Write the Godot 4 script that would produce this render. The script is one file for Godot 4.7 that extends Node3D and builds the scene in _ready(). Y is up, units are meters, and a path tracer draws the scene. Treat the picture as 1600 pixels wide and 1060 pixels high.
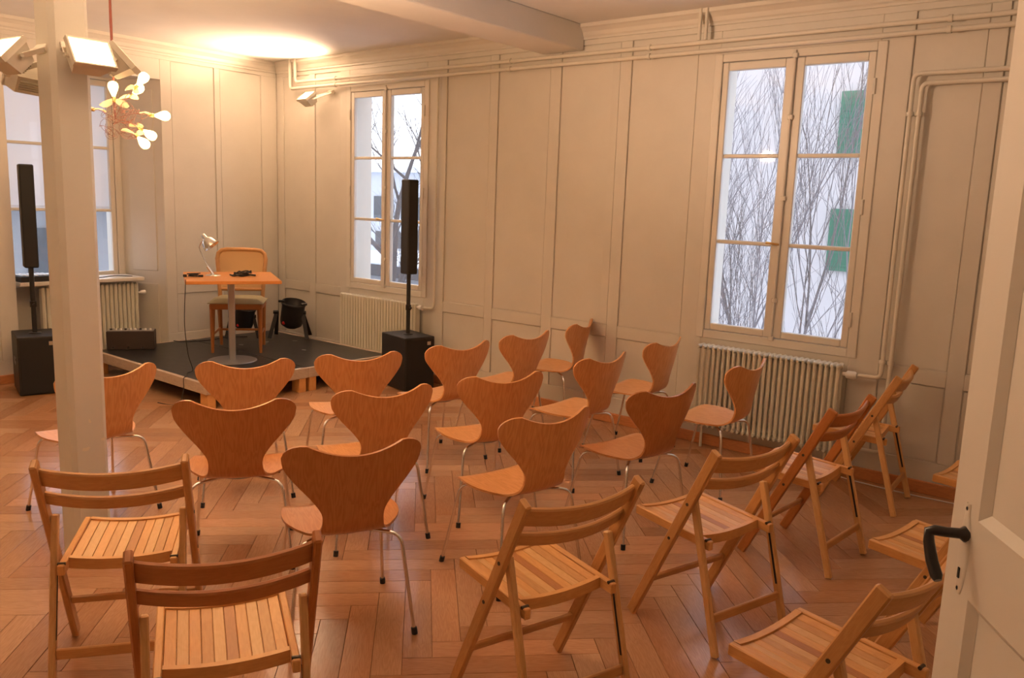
extends Node3D
# A panelled room set out for a reading: plywood and folding chairs before a low stage.
# x runs along the window wall away from the stage corner, z along the stage wall, y up, metres.

var M := {}
var rng := RandomNumberGenerator.new()
var used := {}

# ------------------------------------------------------------------ mesh builder
class MB:
	var v := PackedVector3Array()
	var n := PackedVector3Array()
	var t := PackedVector2Array()
	var idx := PackedInt32Array()
	var uo := Vector2.ZERO

	func tri(a: int, b: int, c: int) -> void:
		var g := (v[b] - v[a]).cross(v[c] - v[a])
		if g.dot(n[a] + n[b] + n[c]) > 0.0:
			idx.append_array([a, c, b])
		else:
			idx.append_array([a, b, c])

	func add(p: Vector3, nn: Vector3, uv: Vector2) -> int:
		v.append(p); n.append(nn); t.append(uv + uo)
		return v.size() - 1

	func poly(pts: Array, uvs: Array = []) -> void:   # flat convex polygon
		var nn: Vector3 = (pts[1] - pts[0]).cross(pts[2] - pts[0])
		if nn.length() < 1e-12 and pts.size() > 3:
			nn = (pts[2] - pts[0]).cross(pts[3] - pts[0])
		nn = nn.normalized()
		var f := v.size()
		for i in pts.size():
			add(pts[i], nn, uvs[i] if uvs.size() else Vector2(pts[i].x + pts[i].z, pts[i].y))
		for i in range(1, pts.size() - 1):
			tri(f, f + i, f + i + 1)

	func face(c: Vector3, pts: Array, uax: Vector3, vax: Vector3) -> void:   # outward from c
		var q: Array = pts
		var nn: Vector3 = (q[1] - q[0]).cross(q[2] - q[0])
		if nn.dot((q[0] + q[2]) * 0.5 - c) < 0.0:
			q = pts.duplicate(); q.reverse()
		var uvs := []
		for p in q: uvs.append(Vector2(p.dot(uax), p.dot(vax)))
		poly(q, uvs)

	# box with chamfered edges; grain (u) along its longest side
	func box(c: Vector3, s: Vector3, b: float = 0.0, R: Basis = Basis.IDENTITY) -> void:
		var h := s * 0.5
		var ax := [R.x, R.y, R.z]
		var long := 0
		if s.y > s[long]: long = 1
		if s.z > s[long]: long = 2
		for k in 3:
			var i := (k + 1) % 3
			var j := (k + 2) % 3
			for sg in [-1.0, 1.0]:
				var o: Vector3 = c + ax[k] * h[k] * sg
				var di: Vector3 = ax[i] * (h[i] - b)
				var dj: Vector3 = ax[j] * (h[j] - b)
				var ua: Vector3 = ax[i]
				var va: Vector3 = ax[j]
				if j == long or (k == long and s[j] > s[i]):
					ua = ax[j]; va = ax[i]
				face(c, [o - di - dj, o + di - dj, o + di + dj, o - di + dj], ua, va)
		if b <= 0.0: return
		for k in 3:      # edges along axis k
			var i := (k + 1) % 3
			var j := (k + 2) % 3
			var dk: Vector3 = ax[k] * (h[k] - b)
			for si in [-1.0, 1.0]:
				for sj in [-1.0, 1.0]:
					var p1: Vector3 = c + ax[i] * h[i] * si + ax[j] * (h[j] - b) * sj
					var p2: Vector3 = c + ax[i] * (h[i] - b) * si + ax[j] * h[j] * sj
					face(c, [p1 - dk, p1 + dk, p2 + dk, p2 - dk], ax[k], ax[j])
		for sx in [-1.0, 1.0]:
			for sy in [-1.0, 1.0]:
				for sz in [-1.0, 1.0]:
					var px: Vector3 = c + ax[0] * h.x * sx + ax[1] * (h.y - b) * sy + ax[2] * (h.z - b) * sz
					var py: Vector3 = c + ax[0] * (h.x - b) * sx + ax[1] * h.y * sy + ax[2] * (h.z - b) * sz
					var pz: Vector3 = c + ax[0] * (h.x - b) * sx + ax[1] * (h.y - b) * sy + ax[2] * h.z * sz
					face(c, [px, py, pz], ax[0], ax[1])

	# bar with a rectangular section from a to b; wide = side across 'side', thick = the other
	func bar(a: Vector3, b: Vector3, side: Vector3, wide: float, thick: float, bev: float = 0.003) -> void:
		var d := (b - a).normalized()
		var s := (side - d * side.dot(d)).normalized()
		box((a + b) * 0.5, Vector3((b - a).length(), wide, thick), bev, Basis(d, s, d.cross(s)))

	func grid(P: Array, closed: bool = false, uvs: Array = [], smooth_flip: bool = false) -> void:   # P[row][col]
		var R := P.size()
		var C: int = P[0].size()
		var f := v.size()
		for i in R:
			for j in C:
				var a: Vector3 = P[i][j]
				var du: Vector3
				if closed:
					du = P[i][(j + 1) % (C - 1)] - P[i][(j - 1 + C - 1) % (C - 1)]
				else:
					du = P[i][mini(j + 1, C - 1)] - P[i][maxi(j - 1, 0)]
				var dv: Vector3 = P[mini(i + 1, R - 1)][j] - P[maxi(i - 1, 0)][j]
				var nn := du.cross(dv)
				if nn.length() < 1e-14:
					nn = du.cross(P[mini(i + 1, R - 1)][(j + 1) % C] - P[maxi(i - 1, 0)][(j + 1) % C])
				nn = nn.normalized()
				if smooth_flip: nn = -nn
				add(a, nn, uvs[i][j] if uvs.size() else Vector2(float(j) / C, float(i) / R))
		for i in R - 1:
			for j in C - 1:
				var a := f + i * C + j
				tri(a, a + 1, a + C + 1)
				tri(a, a + C + 1, a + C)

	func tube(path: Array, r: float, sides: int = 8, caps: bool = true, radii: Array = []) -> void:
		var P := []
		var uvs := []
		var up := Vector3.UP
		var d0: Vector3 = (path[1] - path[0]).normalized()
		if absf(d0.dot(up)) > 0.9: up = Vector3.RIGHT
		var s := d0.cross(up).normalized()
		var run := 0.0
		for i in path.size():
			var d: Vector3
			if i == 0: d = d0
			elif i == path.size() - 1: d = (path[i] - path[i - 1]).normalized()
			else: d = ((path[i + 1] - path[i]).normalized() + (path[i] - path[i - 1]).normalized()).normalized()
			s = (s - d * s.dot(d)).normalized()
			var w := d.cross(s)
			var ring := []
			var ru := []
			if i > 0: run += (path[i] - path[i - 1]).length()
			var rr: float = radii[i] if radii.size() else r
			for k in sides + 1:
				var a := TAU * k / sides
				ring.append(path[i] + (s * cos(a) + w * sin(a)) * rr)
				ru.append(Vector2(run, r * a))
			P.append(ring); uvs.append(ru)
		# outward normals
		var f := v.size()
		for i in P.size():
			for k in sides + 1:
				add(P[i][k], (P[i][k] - path[i]).normalized(), uvs[i][k])
		for i in P.size() - 1:
			for k in sides:
				var a := f + i * (sides + 1) + k
				tri(a, a + 1, a + sides + 2)
				tri(a, a + sides + 2, a + sides + 1)
		if caps:
			for e in [0, P.size() - 1]:
				var ring: Array = P[e].slice(0, sides)
				var dd: Vector3 = path[e] - path[1 if e == 0 else e - 1]
				var nn := dd.normalized()
				var g := v.size()
				add(path[e], nn, Vector2.ZERO)
				for p in ring: add(p, nn, Vector2.ZERO)
				for k in sides: tri(g, g + 1 + k, g + 1 + (k + 1) % sides)

	# profile: array of Vector2(radius, height) turned about an axis through c
	func lathe(profile: Array, c: Vector3, sides: int = 16, R: Basis = Basis.IDENTITY) -> void:
		var f := v.size()
		var m := profile.size()
		for i in m:
			var d: Vector2 = profile[mini(i + 1, m - 1)] - profile[maxi(i - 1, 0)]
			var nr := Vector2(d.y, -d.x).normalized()
			for k in sides + 1:
				var a := TAU * k / sides
				var dir := R.x * cos(a) + R.z * sin(a)
				add(c + dir * profile[i].x + R.y * profile[i].y, (dir * nr.x + R.y * nr.y).normalized(), Vector2(float(k) / sides, float(i) / m))
		for i in m - 1:
			for k in sides:
				var a := f + i * (sides + 1) + k
				idx.append_array([a, a + 1, a + sides + 2, a, a + sides + 2, a + sides + 1])

	# polygon in (x,z) carried up from y0 to y1
	func prism(pts: Array, y0: float, y1: float) -> void:
		var c := Vector2.ZERO
		for p in pts: c += p
		c /= pts.size()
		var C := Vector3(c.x, (y0 + y1) * 0.5, c.y)
		var k := pts.size()
		for i in k:
			var a: Vector2 = pts[i]
			var b: Vector2 = pts[(i + 1) % k]
			var nn := Vector3(b.y - a.y, 0, a.x - b.x).normalized()
			var area := 0.0
			for j in k: area += pts[j].x * pts[(j + 1) % k].y - pts[(j + 1) % k].x * pts[j].y
			if area < 0.0: nn = -nn
			var f := v.size()
			for q in [Vector3(a.x, y0, a.y), Vector3(b.x, y0, b.y), Vector3(b.x, y1, b.y), Vector3(a.x, y1, a.y)]:
				add(q, nn, Vector2(q.x + q.z, q.y))
			tri(f, f + 1, f + 2); tri(f, f + 2, f + 3)
		var flat := PackedVector2Array(pts)
		var T := Geometry2D.triangulate_polygon(flat)
		for e in [[y0, Vector3.DOWN], [y1, Vector3.UP]]:
			var f := v.size()
			for p in pts: add(Vector3(p.x, e[0], p.y), e[1], p)
			for i in T.size() / 3: tri(f + T[i * 3], f + T[i * 3 + 1], f + T[i * 3 + 2])

	func mesh() -> ArrayMesh:
		var a := []
		a.resize(Mesh.ARRAY_MAX)
		a[Mesh.ARRAY_VERTEX] = v
		a[Mesh.ARRAY_NORMAL] = n
		a[Mesh.ARRAY_TEX_UV] = t
		a[Mesh.ARRAY_INDEX] = idx
		var m := ArrayMesh.new()
		m.add_surface_from_arrays(Mesh.PRIMITIVE_TRIANGLES, a)
		return m

# ------------------------------------------------------------------ naming and tagging
func numbered(called: String) -> String:
	var k: int = used.get(called, 0)
	used[called] = k + 1
	return called if k == 0 else "%s_%03d" % [called, k]

func obj(called: String, b, material: Material, parent: Node = self) -> MeshInstance3D:
	var o := MeshInstance3D.new()
	o.mesh = b.mesh() if b is MB else b
	o.material_override = material
	o.name = numbered(called) if parent == self else called
	parent.add_child(o, true)
	return o

func thing(called: String, label: String, category: String, at := Vector3.ZERO, turn := 0.0, group := "") -> Node3D:
	var o := Node3D.new()
	o.name = numbered(called)
	add_child(o)
	o.position = at
	o.rotation.y = turn
	tag(o, label, category, group)
	return o

func tag(o: Node, label: String, category: String, group := "") -> Node:
	o.set_meta("label", label)
	if category: o.set_meta("category", category)
	if group: o.set_meta("group", group)
	return o

func struct(o: Node, label := "", category := "") -> Node:
	o.set_meta("kind", "structure")
	if label: o.set_meta("label", label)
	if category: o.set_meta("category", category)
	return o

func copy(o: Node3D, called: String, label: String, at: Vector3, turn: float) -> Node3D:
	var c := o.duplicate()
	c.name = numbered(called)
	add_child(c)
	c.position = at
	c.rotation.y = turn
	c.set_meta("label", label)
	return c

# ------------------------------------------------------------------ materials
func L(r: float, g: float, b: float) -> Color:
	return Color(r, g, b).linear_to_srgb()

func mat(name: String, c: Color, rough := 0.6, metal := 0.0, spec := 0.5) -> StandardMaterial3D:
	var m := StandardMaterial3D.new()
	m.resource_name = name
	m.albedo_color = c
	m.roughness = rough
	m.metallic = metal
	m.metallic_specular = spec
	M[name] = m
	return m

# wood: grain along u; light and dark are linear colours, 'coarse' sets the strength of broad flames
func wood_image(light: Color, dark: Color, seed_: int, coarse: float, fine: float) -> ImageTexture:
	var a := FastNoiseLite.new(); a.seed = seed_; a.frequency = 1.0; a.fractal_octaves = 3
	var b := FastNoiseLite.new(); b.seed = seed_ + 7; b.frequency = 1.0; b.fractal_octaves = 2
	var img := Image.create(512, 512, false, Image.FORMAT_RGB8)
	for y in 512:
		for x in 512:
			var warp := b.get_noise_2d(x * 0.006, y * 0.012) * 3.0
			var rings := sin((y * 0.11 + warp * 4.0 + b.get_noise_2d(x * 0.002, y * 0.03) * 6.0))
			var lines := a.get_noise_2d(x * 0.012, y * 0.45)
			var pores := a.get_noise_2d(x * 0.05 + 300.0, y * 1.3)
			var k := clampf(0.42 + coarse * rings * 0.5 + fine * lines + fine * 0.5 * maxf(pores, 0.0), 0.0, 1.0)
			img.set_pixel(x, y, light.lerp(dark, k).linear_to_srgb())
	img.generate_mipmaps()
	return ImageTexture.create_from_image(img)

func wood(name: String, tex: Texture2D, tint: Color, rough: float, scale := Vector2(1.6, 1.6)) -> StandardMaterial3D:
	var m := mat(name, tint, rough)
	m.albedo_texture = tex
	m.uv1_scale = Vector3(scale.x, scale.y, 1)
	return m

func noise_tex(seed_: int, freq: float, lo: float, hi: float, size := 256) -> ImageTexture:
	var a := FastNoiseLite.new(); a.seed = seed_; a.frequency = freq; a.fractal_octaves = 4
	var img := Image.create(size, size, false, Image.FORMAT_RGB8)
	for y in size:
		for x in size:
			var q := a.get_noise_2d(x, y) * 0.5 + 0.5
			var k := lerpf(lo, hi, clampf(q, 0, 1))
			img.set_pixel(x, y, Color(k, k, k))
	img.generate_mipmaps()
	return ImageTexture.create_from_image(img)

func make_materials() -> void:
	var oak := wood_image(Color(0.66, 0.39, 0.225), Color(0.47, 0.25, 0.135), 3, 0.28, 0.55)
	var beech := wood_image(Color(0.77, 0.47, 0.21), Color(0.63, 0.335, 0.12), 11, 0.25, 0.45)
	var veneer := wood_image(Color(0.79, 0.41, 0.175), Color(0.62, 0.265, 0.085), 23, 0.5, 0.35)
	var pine := wood_image(Color(0.62, 0.50, 0.40), Color(0.47, 0.36, 0.27), 31, 0.3, 0.5)
	var patch := noise_tex(5, 0.02, 0.965, 1.0)
	var tones := [Color(1, 1, 1), Color(0.94, 0.92, 0.9), Color(1.0, 0.96, 0.93), Color(0.88, 0.84, 0.81), Color(0.96, 0.95, 0.95), Color(0.92, 0.87, 0.83)]
	for i in tones.size():
		var m := wood("plank%d" % i, oak, tones[i] * Color(0.96, 0.95, 0.94), 0.19, Vector2(1.3, 3.0))
		m.uv1_offset = Vector3(0.17 * i, 0.31 * i, 0)
	for i in 4:
		wood("beech%d" % i, beech, [Color(1, 1, 1), Color(0.93, 0.88, 0.82), Color(1, 0.94, 0.86), Color(0.82, 0.7, 0.6)][i], 0.38)
	wood("veneer", veneer, Color(1, 1, 1), 0.28, Vector2(1.2, 2.4))
	wood("veneer_dark", veneer, Color(0.86, 0.8, 0.76), 0.28, Vector2(1.2, 2.4)).uv1_offset = Vector3(0.4, 0.37, 0)
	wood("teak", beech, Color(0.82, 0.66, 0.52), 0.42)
	wood("table_wood", beech, Color(0.97, 0.82, 0.66), 0.4)
	wood("skirting_wood", oak, Color(1.0, 0.86, 0.72), 0.42)
	wood("raw_pine", pine, Color(1, 1, 1), 0.75)
	var w := mat("wall_paint", L(0.68, 0.645, 0.58), 0.42)
	w.albedo_texture = patch; w.uv1_triplanar = true; w.uv1_world_triplanar = true; w.uv1_scale = Vector3(0.5, 0.5, 0.5)
	var c := mat("ceiling_paint", L(0.84, 0.83, 0.81), 0.85)
	c.albedo_texture = patch; c.uv1_triplanar = true; c.uv1_world_triplanar = true; c.uv1_scale = Vector3(0.3, 0.3, 0.3)
	mat("window_paint", L(0.69, 0.655, 0.59), 0.35)
	mat("pipe_paint", L(0.69, 0.655, 0.58), 0.32)
	mat("radiator_paint", L(0.74, 0.72, 0.62), 0.35)
	mat("pillar_paint", L(0.76, 0.74, 0.66), 0.5)
	mat("peeled", L(0.86, 0.80, 0.66), 0.8)
	mat("outer_paint", L(0.50, 0.56, 0.56), 0.7)
	mat("chrome", L(0.78, 0.77, 0.75), 0.14, 1.0)
	mat("steel", L(0.42, 0.42, 0.43), 0.42, 0.85)
	mat("brass", L(0.75, 0.52, 0.22), 0.3, 1.0)
	mat("rubber", L(0.012, 0.012, 0.013), 0.6)
	mat("black", L(0.016, 0.015, 0.015), 0.5)
	mat("black_gloss", L(0.014, 0.013, 0.013), 0.28)
	mat("grille", L(0.010, 0.010, 0.010), 0.75)
	var sb := mat("stage_black", L(0.034, 0.033, 0.036), 0.36)
	sb.albedo_texture = noise_tex(9, 0.03, 0.6, 1.0); sb.uv1_triplanar = true; sb.uv1_world_triplanar = true; sb.uv1_scale = Vector3(1.2, 1.2, 1.2)
	mat("amp_case", L(0.045, 0.030, 0.024), 0.6)
	mat("screw", L(0.10, 0.08, 0.06), 0.4, 0.8)
	mat("badge", L(0.55, 0.5, 0.42), 0.35, 0.6)
	mat("olive_cloth", L(0.40, 0.34, 0.19), 0.95)
	mat("cane", L(0.72, 0.46, 0.22), 0.7)
	mat("red", L(0.75, 0.03, 0.03), 0.4)
	mat("red_wire", L(0.12, 0.03, 0.02), 0.4)
	mat("feather", L(0.50, 0.36, 0.25), 0.8)
	mat("white_plastic", L(0.78, 0.76, 0.72), 0.4)
	mat("tape", L(0.75, 0.74, 0.70), 0.7)
	mat("flood_case", L(0.70, 0.66, 0.56), 0.45)
	mat("slot", L(0.02, 0.02, 0.02), 0.8)
	var g := mat("glass", Color(1, 1, 1, 0.04), 0.02)
	g.transparency = BaseMaterial3D.TRANSPARENCY_ALPHA
	var bl := mat("blind", L(0.82, 0.87, 0.96), 0.9)
	bl.backlight_enabled = true; bl.backlight = Color(0.9, 0.9, 0.9)
	for e in [["flood_glow", Color(1, 0.86, 0.62), 9.0], ["bulb_glow", Color(1, 0.80, 0.50), 9.0]]:
		var m := mat(e[0], Color(1, 0.95, 0.88), 0.3)
		m.emission_enabled = true; m.emission = e[1]; m.emission_energy_multiplier = e[2]
	mat("snow", L(0.82, 0.85, 0.90), 0.9)
	mat("render_wall", L(0.60, 0.57, 0.565), 0.9)
	mat("shutter_green", L(0.055, 0.20, 0.13), 0.6)
	mat("concrete", L(0.30, 0.30, 0.31), 0.9)
	mat("pale_concrete", L(0.50, 0.52, 0.56), 0.9)
	mat("roof_dark", L(0.10, 0.09, 0.09), 0.9)
	mat("bark", L(0.15, 0.13, 0.125), 0.95)
	mat("bark_hazed", L(0.24, 0.22, 0.23), 0.95)  # shrub bark lightened: haze and overexposure are put into the colour
	mat("dark_glass", L(0.06, 0.07, 0.08), 0.1)

# ------------------------------------------------------------------ setting
func boxes(list: Array) -> MB:      # [x0,x1,y0,y1,z0,z1] ...
	var b := MB.new()
	for q in list:
		b.box(Vector3((q[0] + q[1]) / 2, (q[2] + q[3]) / 2, (q[4] + q[5]) / 2), Vector3(q[1] - q[0], q[3] - q[2], q[5] - q[4]))
	return b

func piece(called: String, parent: Node, m: String, x0, x1, y0, y1, z0, z1, bev := 0.003) -> MeshInstance3D:
	var b := MB.new()
	b.uo = Vector2(rng.randf(), rng.randf())
	b.box(Vector3((x0 + x1) / 2.0, (y0 + y1) / 2.0, (z0 + z1) / 2.0), Vector3(x1 - x0, y1 - y0, z1 - z0), bev)
	return obj(called, b, M[m], parent)

const ROOM_X := 7.7
const ROOM_Z := 6.2
const CEIL := 2.905

func build_shell() -> void:
	# window wall
	var o1 := [1.135, 2.145]
	var o2 := [4.835, 5.835]
	var ya := 0.78
	var yb := 2.583
	var b := boxes([[-0.45, o1[0], 0, CEIL, -0.27, -0.012], [o1[1], o2[0], 0, CEIL, -0.27, -0.012], [o2[1], ROOM_X + 0.2, 0, CEIL, -0.27, -0.012],
		[o1[0], o1[1], 0, ya, -0.27, -0.012], [o1[0], o1[1], yb, CEIL, -0.27, -0.012], [o2[0], o2[1], 0, ya, -0.27, -0.012], [o2[0], o2[1], yb, CEIL, -0.27, -0.012]])
	var wr := struct(obj("wall_right", b, M.wall_paint), "cream panelled wall with two tall windows, radiators and pipes", "wall")
	piece("rail", wr, "wall_paint", 0, ROOM_X, 0, 0.192, -0.012, 0.0)
	piece("rail", wr, "wall_paint", 0, ROOM_X, 2.762, CEIL, -0.012, 0.0)
	var px := [[0.113, 0.523], [0.616, 0.998], [2.378, 2.855], [2.94, 3.453], [3.553, 4.068], [4.161, 4.676], [6.012, 6.386], [6.478, 6.95], [7.04, 7.6]]
	var last := 0.0
	for i in px.size():
		var p: Array = px[i]
		var holes := []
		if last < o1[0] and p[0] > o1[1]: holes = o1
		if last < o2[0] and p[0] > o2[1]: holes = o2
		if holes:
			piece("stile", wr, "wall_paint", last, holes[0], 0.192, 2.762, -0.012, 0.0)
			piece("stile", wr, "wall_paint", holes[1], p[0], 0.192, 2.762, -0.012, 0.0)
			piece("rail", wr, "wall_paint", holes[0], holes[1], 0.645, ya, -0.012, 0.0)
			piece("rail", wr, "wall_paint", holes[0], holes[1], yb, 2.762, -0.012, 0.0)
			piece("panel", wr, "wall_paint", holes[0] + 0.004, holes[1] - 0.004, 0.196, 0.641, -0.012, -0.008)
		else:
			piece("stile", wr, "wall_paint", last, p[0], 0.192, 2.762, -0.012, 0.0)
		piece("rail", wr, "wall_paint", p[0], p[1], 0.645, 0.737, -0.012, 0.0)
		piece("panel", wr, "wall_paint", p[0] + 0.005, p[1] - 0.005, 0.742, 2.757, -0.012, -0.008)
		piece("panel", wr, "wall_paint", p[0] + 0.005, p[1] - 0.005, 0.197, 0.640, -0.012, -0.008)
		last = p[1]
	# stage wall with the deep window niche
	b = MB.new()
	b.prism([Vector2(-0.012, -0.012), Vector2(-0.012, 1.235), Vector2(-0.40, 1.42), Vector2(-0.40, 1.475), Vector2(-0.62, 1.475), Vector2(-0.62, -0.012)], 0, CEIL)
	b.prism([Vector2(-0.012, 2.525), Vector2(-0.012, ROOM_Z), Vector2(-0.62, ROOM_Z), Vector2(-0.62, 2.462), Vector2(-0.40, 2.462), Vector2(-0.40, 2.515)], 0, CEIL)
	b.prism([Vector2(-0.012, 1.235), Vector2(-0.012, 2.525), Vector2(-0.62, 2.52), Vector2(-0.62, 1.42)], 2.586, CEIL)
	b.box(Vector3(-0.51, 0.37, 1.9685), Vector3(0.22, 0.74, 0.985))
	var wb := struct(obj("wall_back", b, M.wall_paint), "cream panelled wall behind the stage with a deep window niche", "wall")
	piece("rail", wb, "wall_paint", -0.012, 0.0, 0, 0.27, 0, 1.235)
	piece("rail", wb, "wall_paint", -0.012, 0.0, 2.762, CEIL, 0, ROOM_Z)
	piece("rail", wb, "wall_paint", -0.012, 0.0, 2.586, 2.762, 1.235, 2.525)
	piece("rail", wb, "wall_paint", -0.012, 0.0, 0, 0.192, 2.525, ROOM_Z)
	var lz := 0.0
	for p in [[0.181, 0.637, 0.27], [0.696, 1.133, 0.27], [2.66, 3.2, 0.192], [3.3, 3.9, 0.192], [4.0, 4.6, 0.192], [4.7, 5.3, 0.192], [5.4, 6.0, 0.192]]:
		if p[0] > 2.6 and lz < 2.0:
			piece("stile", wb, "wall_paint", -0.012, 0.0, 0.27, 2.762, lz, 1.235)
			lz = 2.525
		piece("stile", wb, "wall_paint", -0.012, 0.0, p[2], 2.762, lz, p[0])
		piece("rail", wb, "wall_paint", -0.012, 0.0, 0.645, 0.737, p[0], p[1])
		piece("panel", wb, "wall_paint", -0.012, -0.008, 0.742, 2.757, p[0] + 0.005, p[1] - 0.005)
		piece("panel", wb, "wall_paint", -0.012, -0.008, p[2] + 0.005, 0.640, p[0] + 0.005, p[1] - 0.005)
		lz = p[1]
	piece("stile", wb, "wall_paint", -0.012, 0.0, 0.192, 2.762, lz, ROOM_Z)
	# raised panels on the splayed side of the niche
	var side := Vector3(-0.388, 0, 0.182).normalized()
	for q in [[0.86, 2.50], [0.10, 0.74]]:
		b = MB.new()
		b.box(Vector3(-0.206, (q[0] + q[1]) / 2, 1.326) + Vector3(side.z, 0, -side.x) * 0.002, Vector3(0.27, q[1] - q[0], 0.012), 0.003, Basis(side, Vector3.UP, side.cross(Vector3.UP)))
		obj("panel", b, M.wall_paint, wb)
	# the two walls out of view, with the doorway and a closed corridor behind it
	b = boxes([[-0.62, ROOM_X + 0.2, 0, CEIL, ROOM_Z, ROOM_Z + 0.2]])
	struct(obj("wall_left", b, M.wall_paint), "plain cream wall opposite the windows", "wall")
	b = boxes([[ROOM_X, ROOM_X + 0.2, 0, CEIL, -0.012, 4.30], [ROOM_X, ROOM_X + 0.2, 0, CEIL, 5.22, ROOM_Z], [ROOM_X, ROOM_X + 0.2, 2.08, CEIL, 4.30, 5.22],
		[ROOM_X + 0.2, 9.4, 0, CEIL, 3.4, 3.6], [ROOM_X + 0.2, 9.4, 0, CEIL, ROOM_Z, ROOM_Z + 0.2], [9.4, 9.6, 0, CEIL, 3.4, ROOM_Z + 0.2]])
	struct(obj("wall_rear", b, M.wall_paint), "cream wall with the doorway to the corridor", "wall")
	struct(obj("ceiling", boxes([[-0.62, 9.6, CEIL, CEIL + 0.2, -0.27, ROOM_Z + 0.2]]), M.ceiling_paint), "flat pale plaster ceiling", "ceiling")
	# cornices
	for s in [0, 1]:
		b = MB.new()
		var prof := [Vector2(0, 2.80), Vector2(0.012, 2.80), Vector2(0.012, 2.815), Vector2(0.02, 2.825), Vector2(0.03, 2.85), Vector2(0.05, 2.872), Vector2(0.062, 2.88), Vector2(0.062, CEIL), Vector2(0, CEIL)]
		for i in prof.size() - 1:
			var p: Vector2 = prof[i]
			var q: Vector2 = prof[i + 1]
			var nn := Vector2(q.y - p.y, p.x - q.x).normalized()
			var f := b.v.size()
			var far: float = ROOM_X if s == 0 else ROOM_Z
			for e in [[p, 0.0], [q, 0.0], [q, far], [p, far]]:
				var c: Vector2 = e[0]
				b.add(Vector3(e[1], c.y, c.x) if s == 0 else Vector3(c.x, c.y, e[1]), Vector3(0, nn.y, nn.x) if s == 0 else Vector3(nn.x, nn.y, 0), Vector2(e[1], c.y))
			b.tri(f, f + 1, f + 2); b.tri(f, f + 2, f + 3)
		struct(obj("trim_%d" % (s + 1), b, M.wall_paint), "stepped cornice moulding under the ceiling", "cornice")
	struct(piece("baseboard_right", self, "skirting_wood", 0.0, ROOM_X, 0.0, 0.075, 0.0, 0.02, 0.004), "narrow oiled wooden baseboard along the window wall", "baseboard")
	struct(piece("baseboard_back", self, "skirting_wood", 0.0, 0.02, 0.0, 0.075, 2.53, ROOM_Z, 0.004), "narrow wooden baseboard along the stage wall", "baseboard")
	# ceiling beam and pillar
	b = MB.new()
	b.box(Vector3(3.565, 2.815, 3.1), Vector3(0.365, 0.18, 6.19), 0.006)
	tag(obj("ceiling_beam", b, M.ceiling_paint), "boxed plaster beam crossing the ceiling above the pillar", "beam")
	var p := thing("wooden_pillar", "cream painted square wooden pillar with chamfered edges and chipped paint", "pillar", Vector3(3.697, 0, 3.656))
	b = MB.new()
	var h := 0.078
	var k := 0.02
	b.prism([Vector2(-h + k, -h), Vector2(h - k, -h), Vector2(h, -h + k), Vector2(h, h - k), Vector2(h - k, h), Vector2(-h + k, h), Vector2(-h, h - k), Vector2(-h, -h + k)], 0.0, 2.725)
	obj("post", b, M.pillar_paint, p)
	for q in [[0.50, 0.02, 0.022, 0.009], [0.53, -0.055, 0.012, 0.008], [0.335, 0.03, 0.05, 0.012], [0.62, 0.0, 0.006, 0.01], [0.16, 0.01, 0.008, 0.008]]:
		b = MB.new()
		var ring := []
		for i in 9:
			var a := TAU * i / 9
			ring.append(Vector3(h + 0.0006, q[0] + sin(a) * q[3] * rng.randf_range(0.5, 1.2), q[1] + cos(a) * q[2] * rng.randf_range(0.6, 1.2)))
		b.poly(ring)
		obj("paint_chip", b, M.peeled, p)

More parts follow.
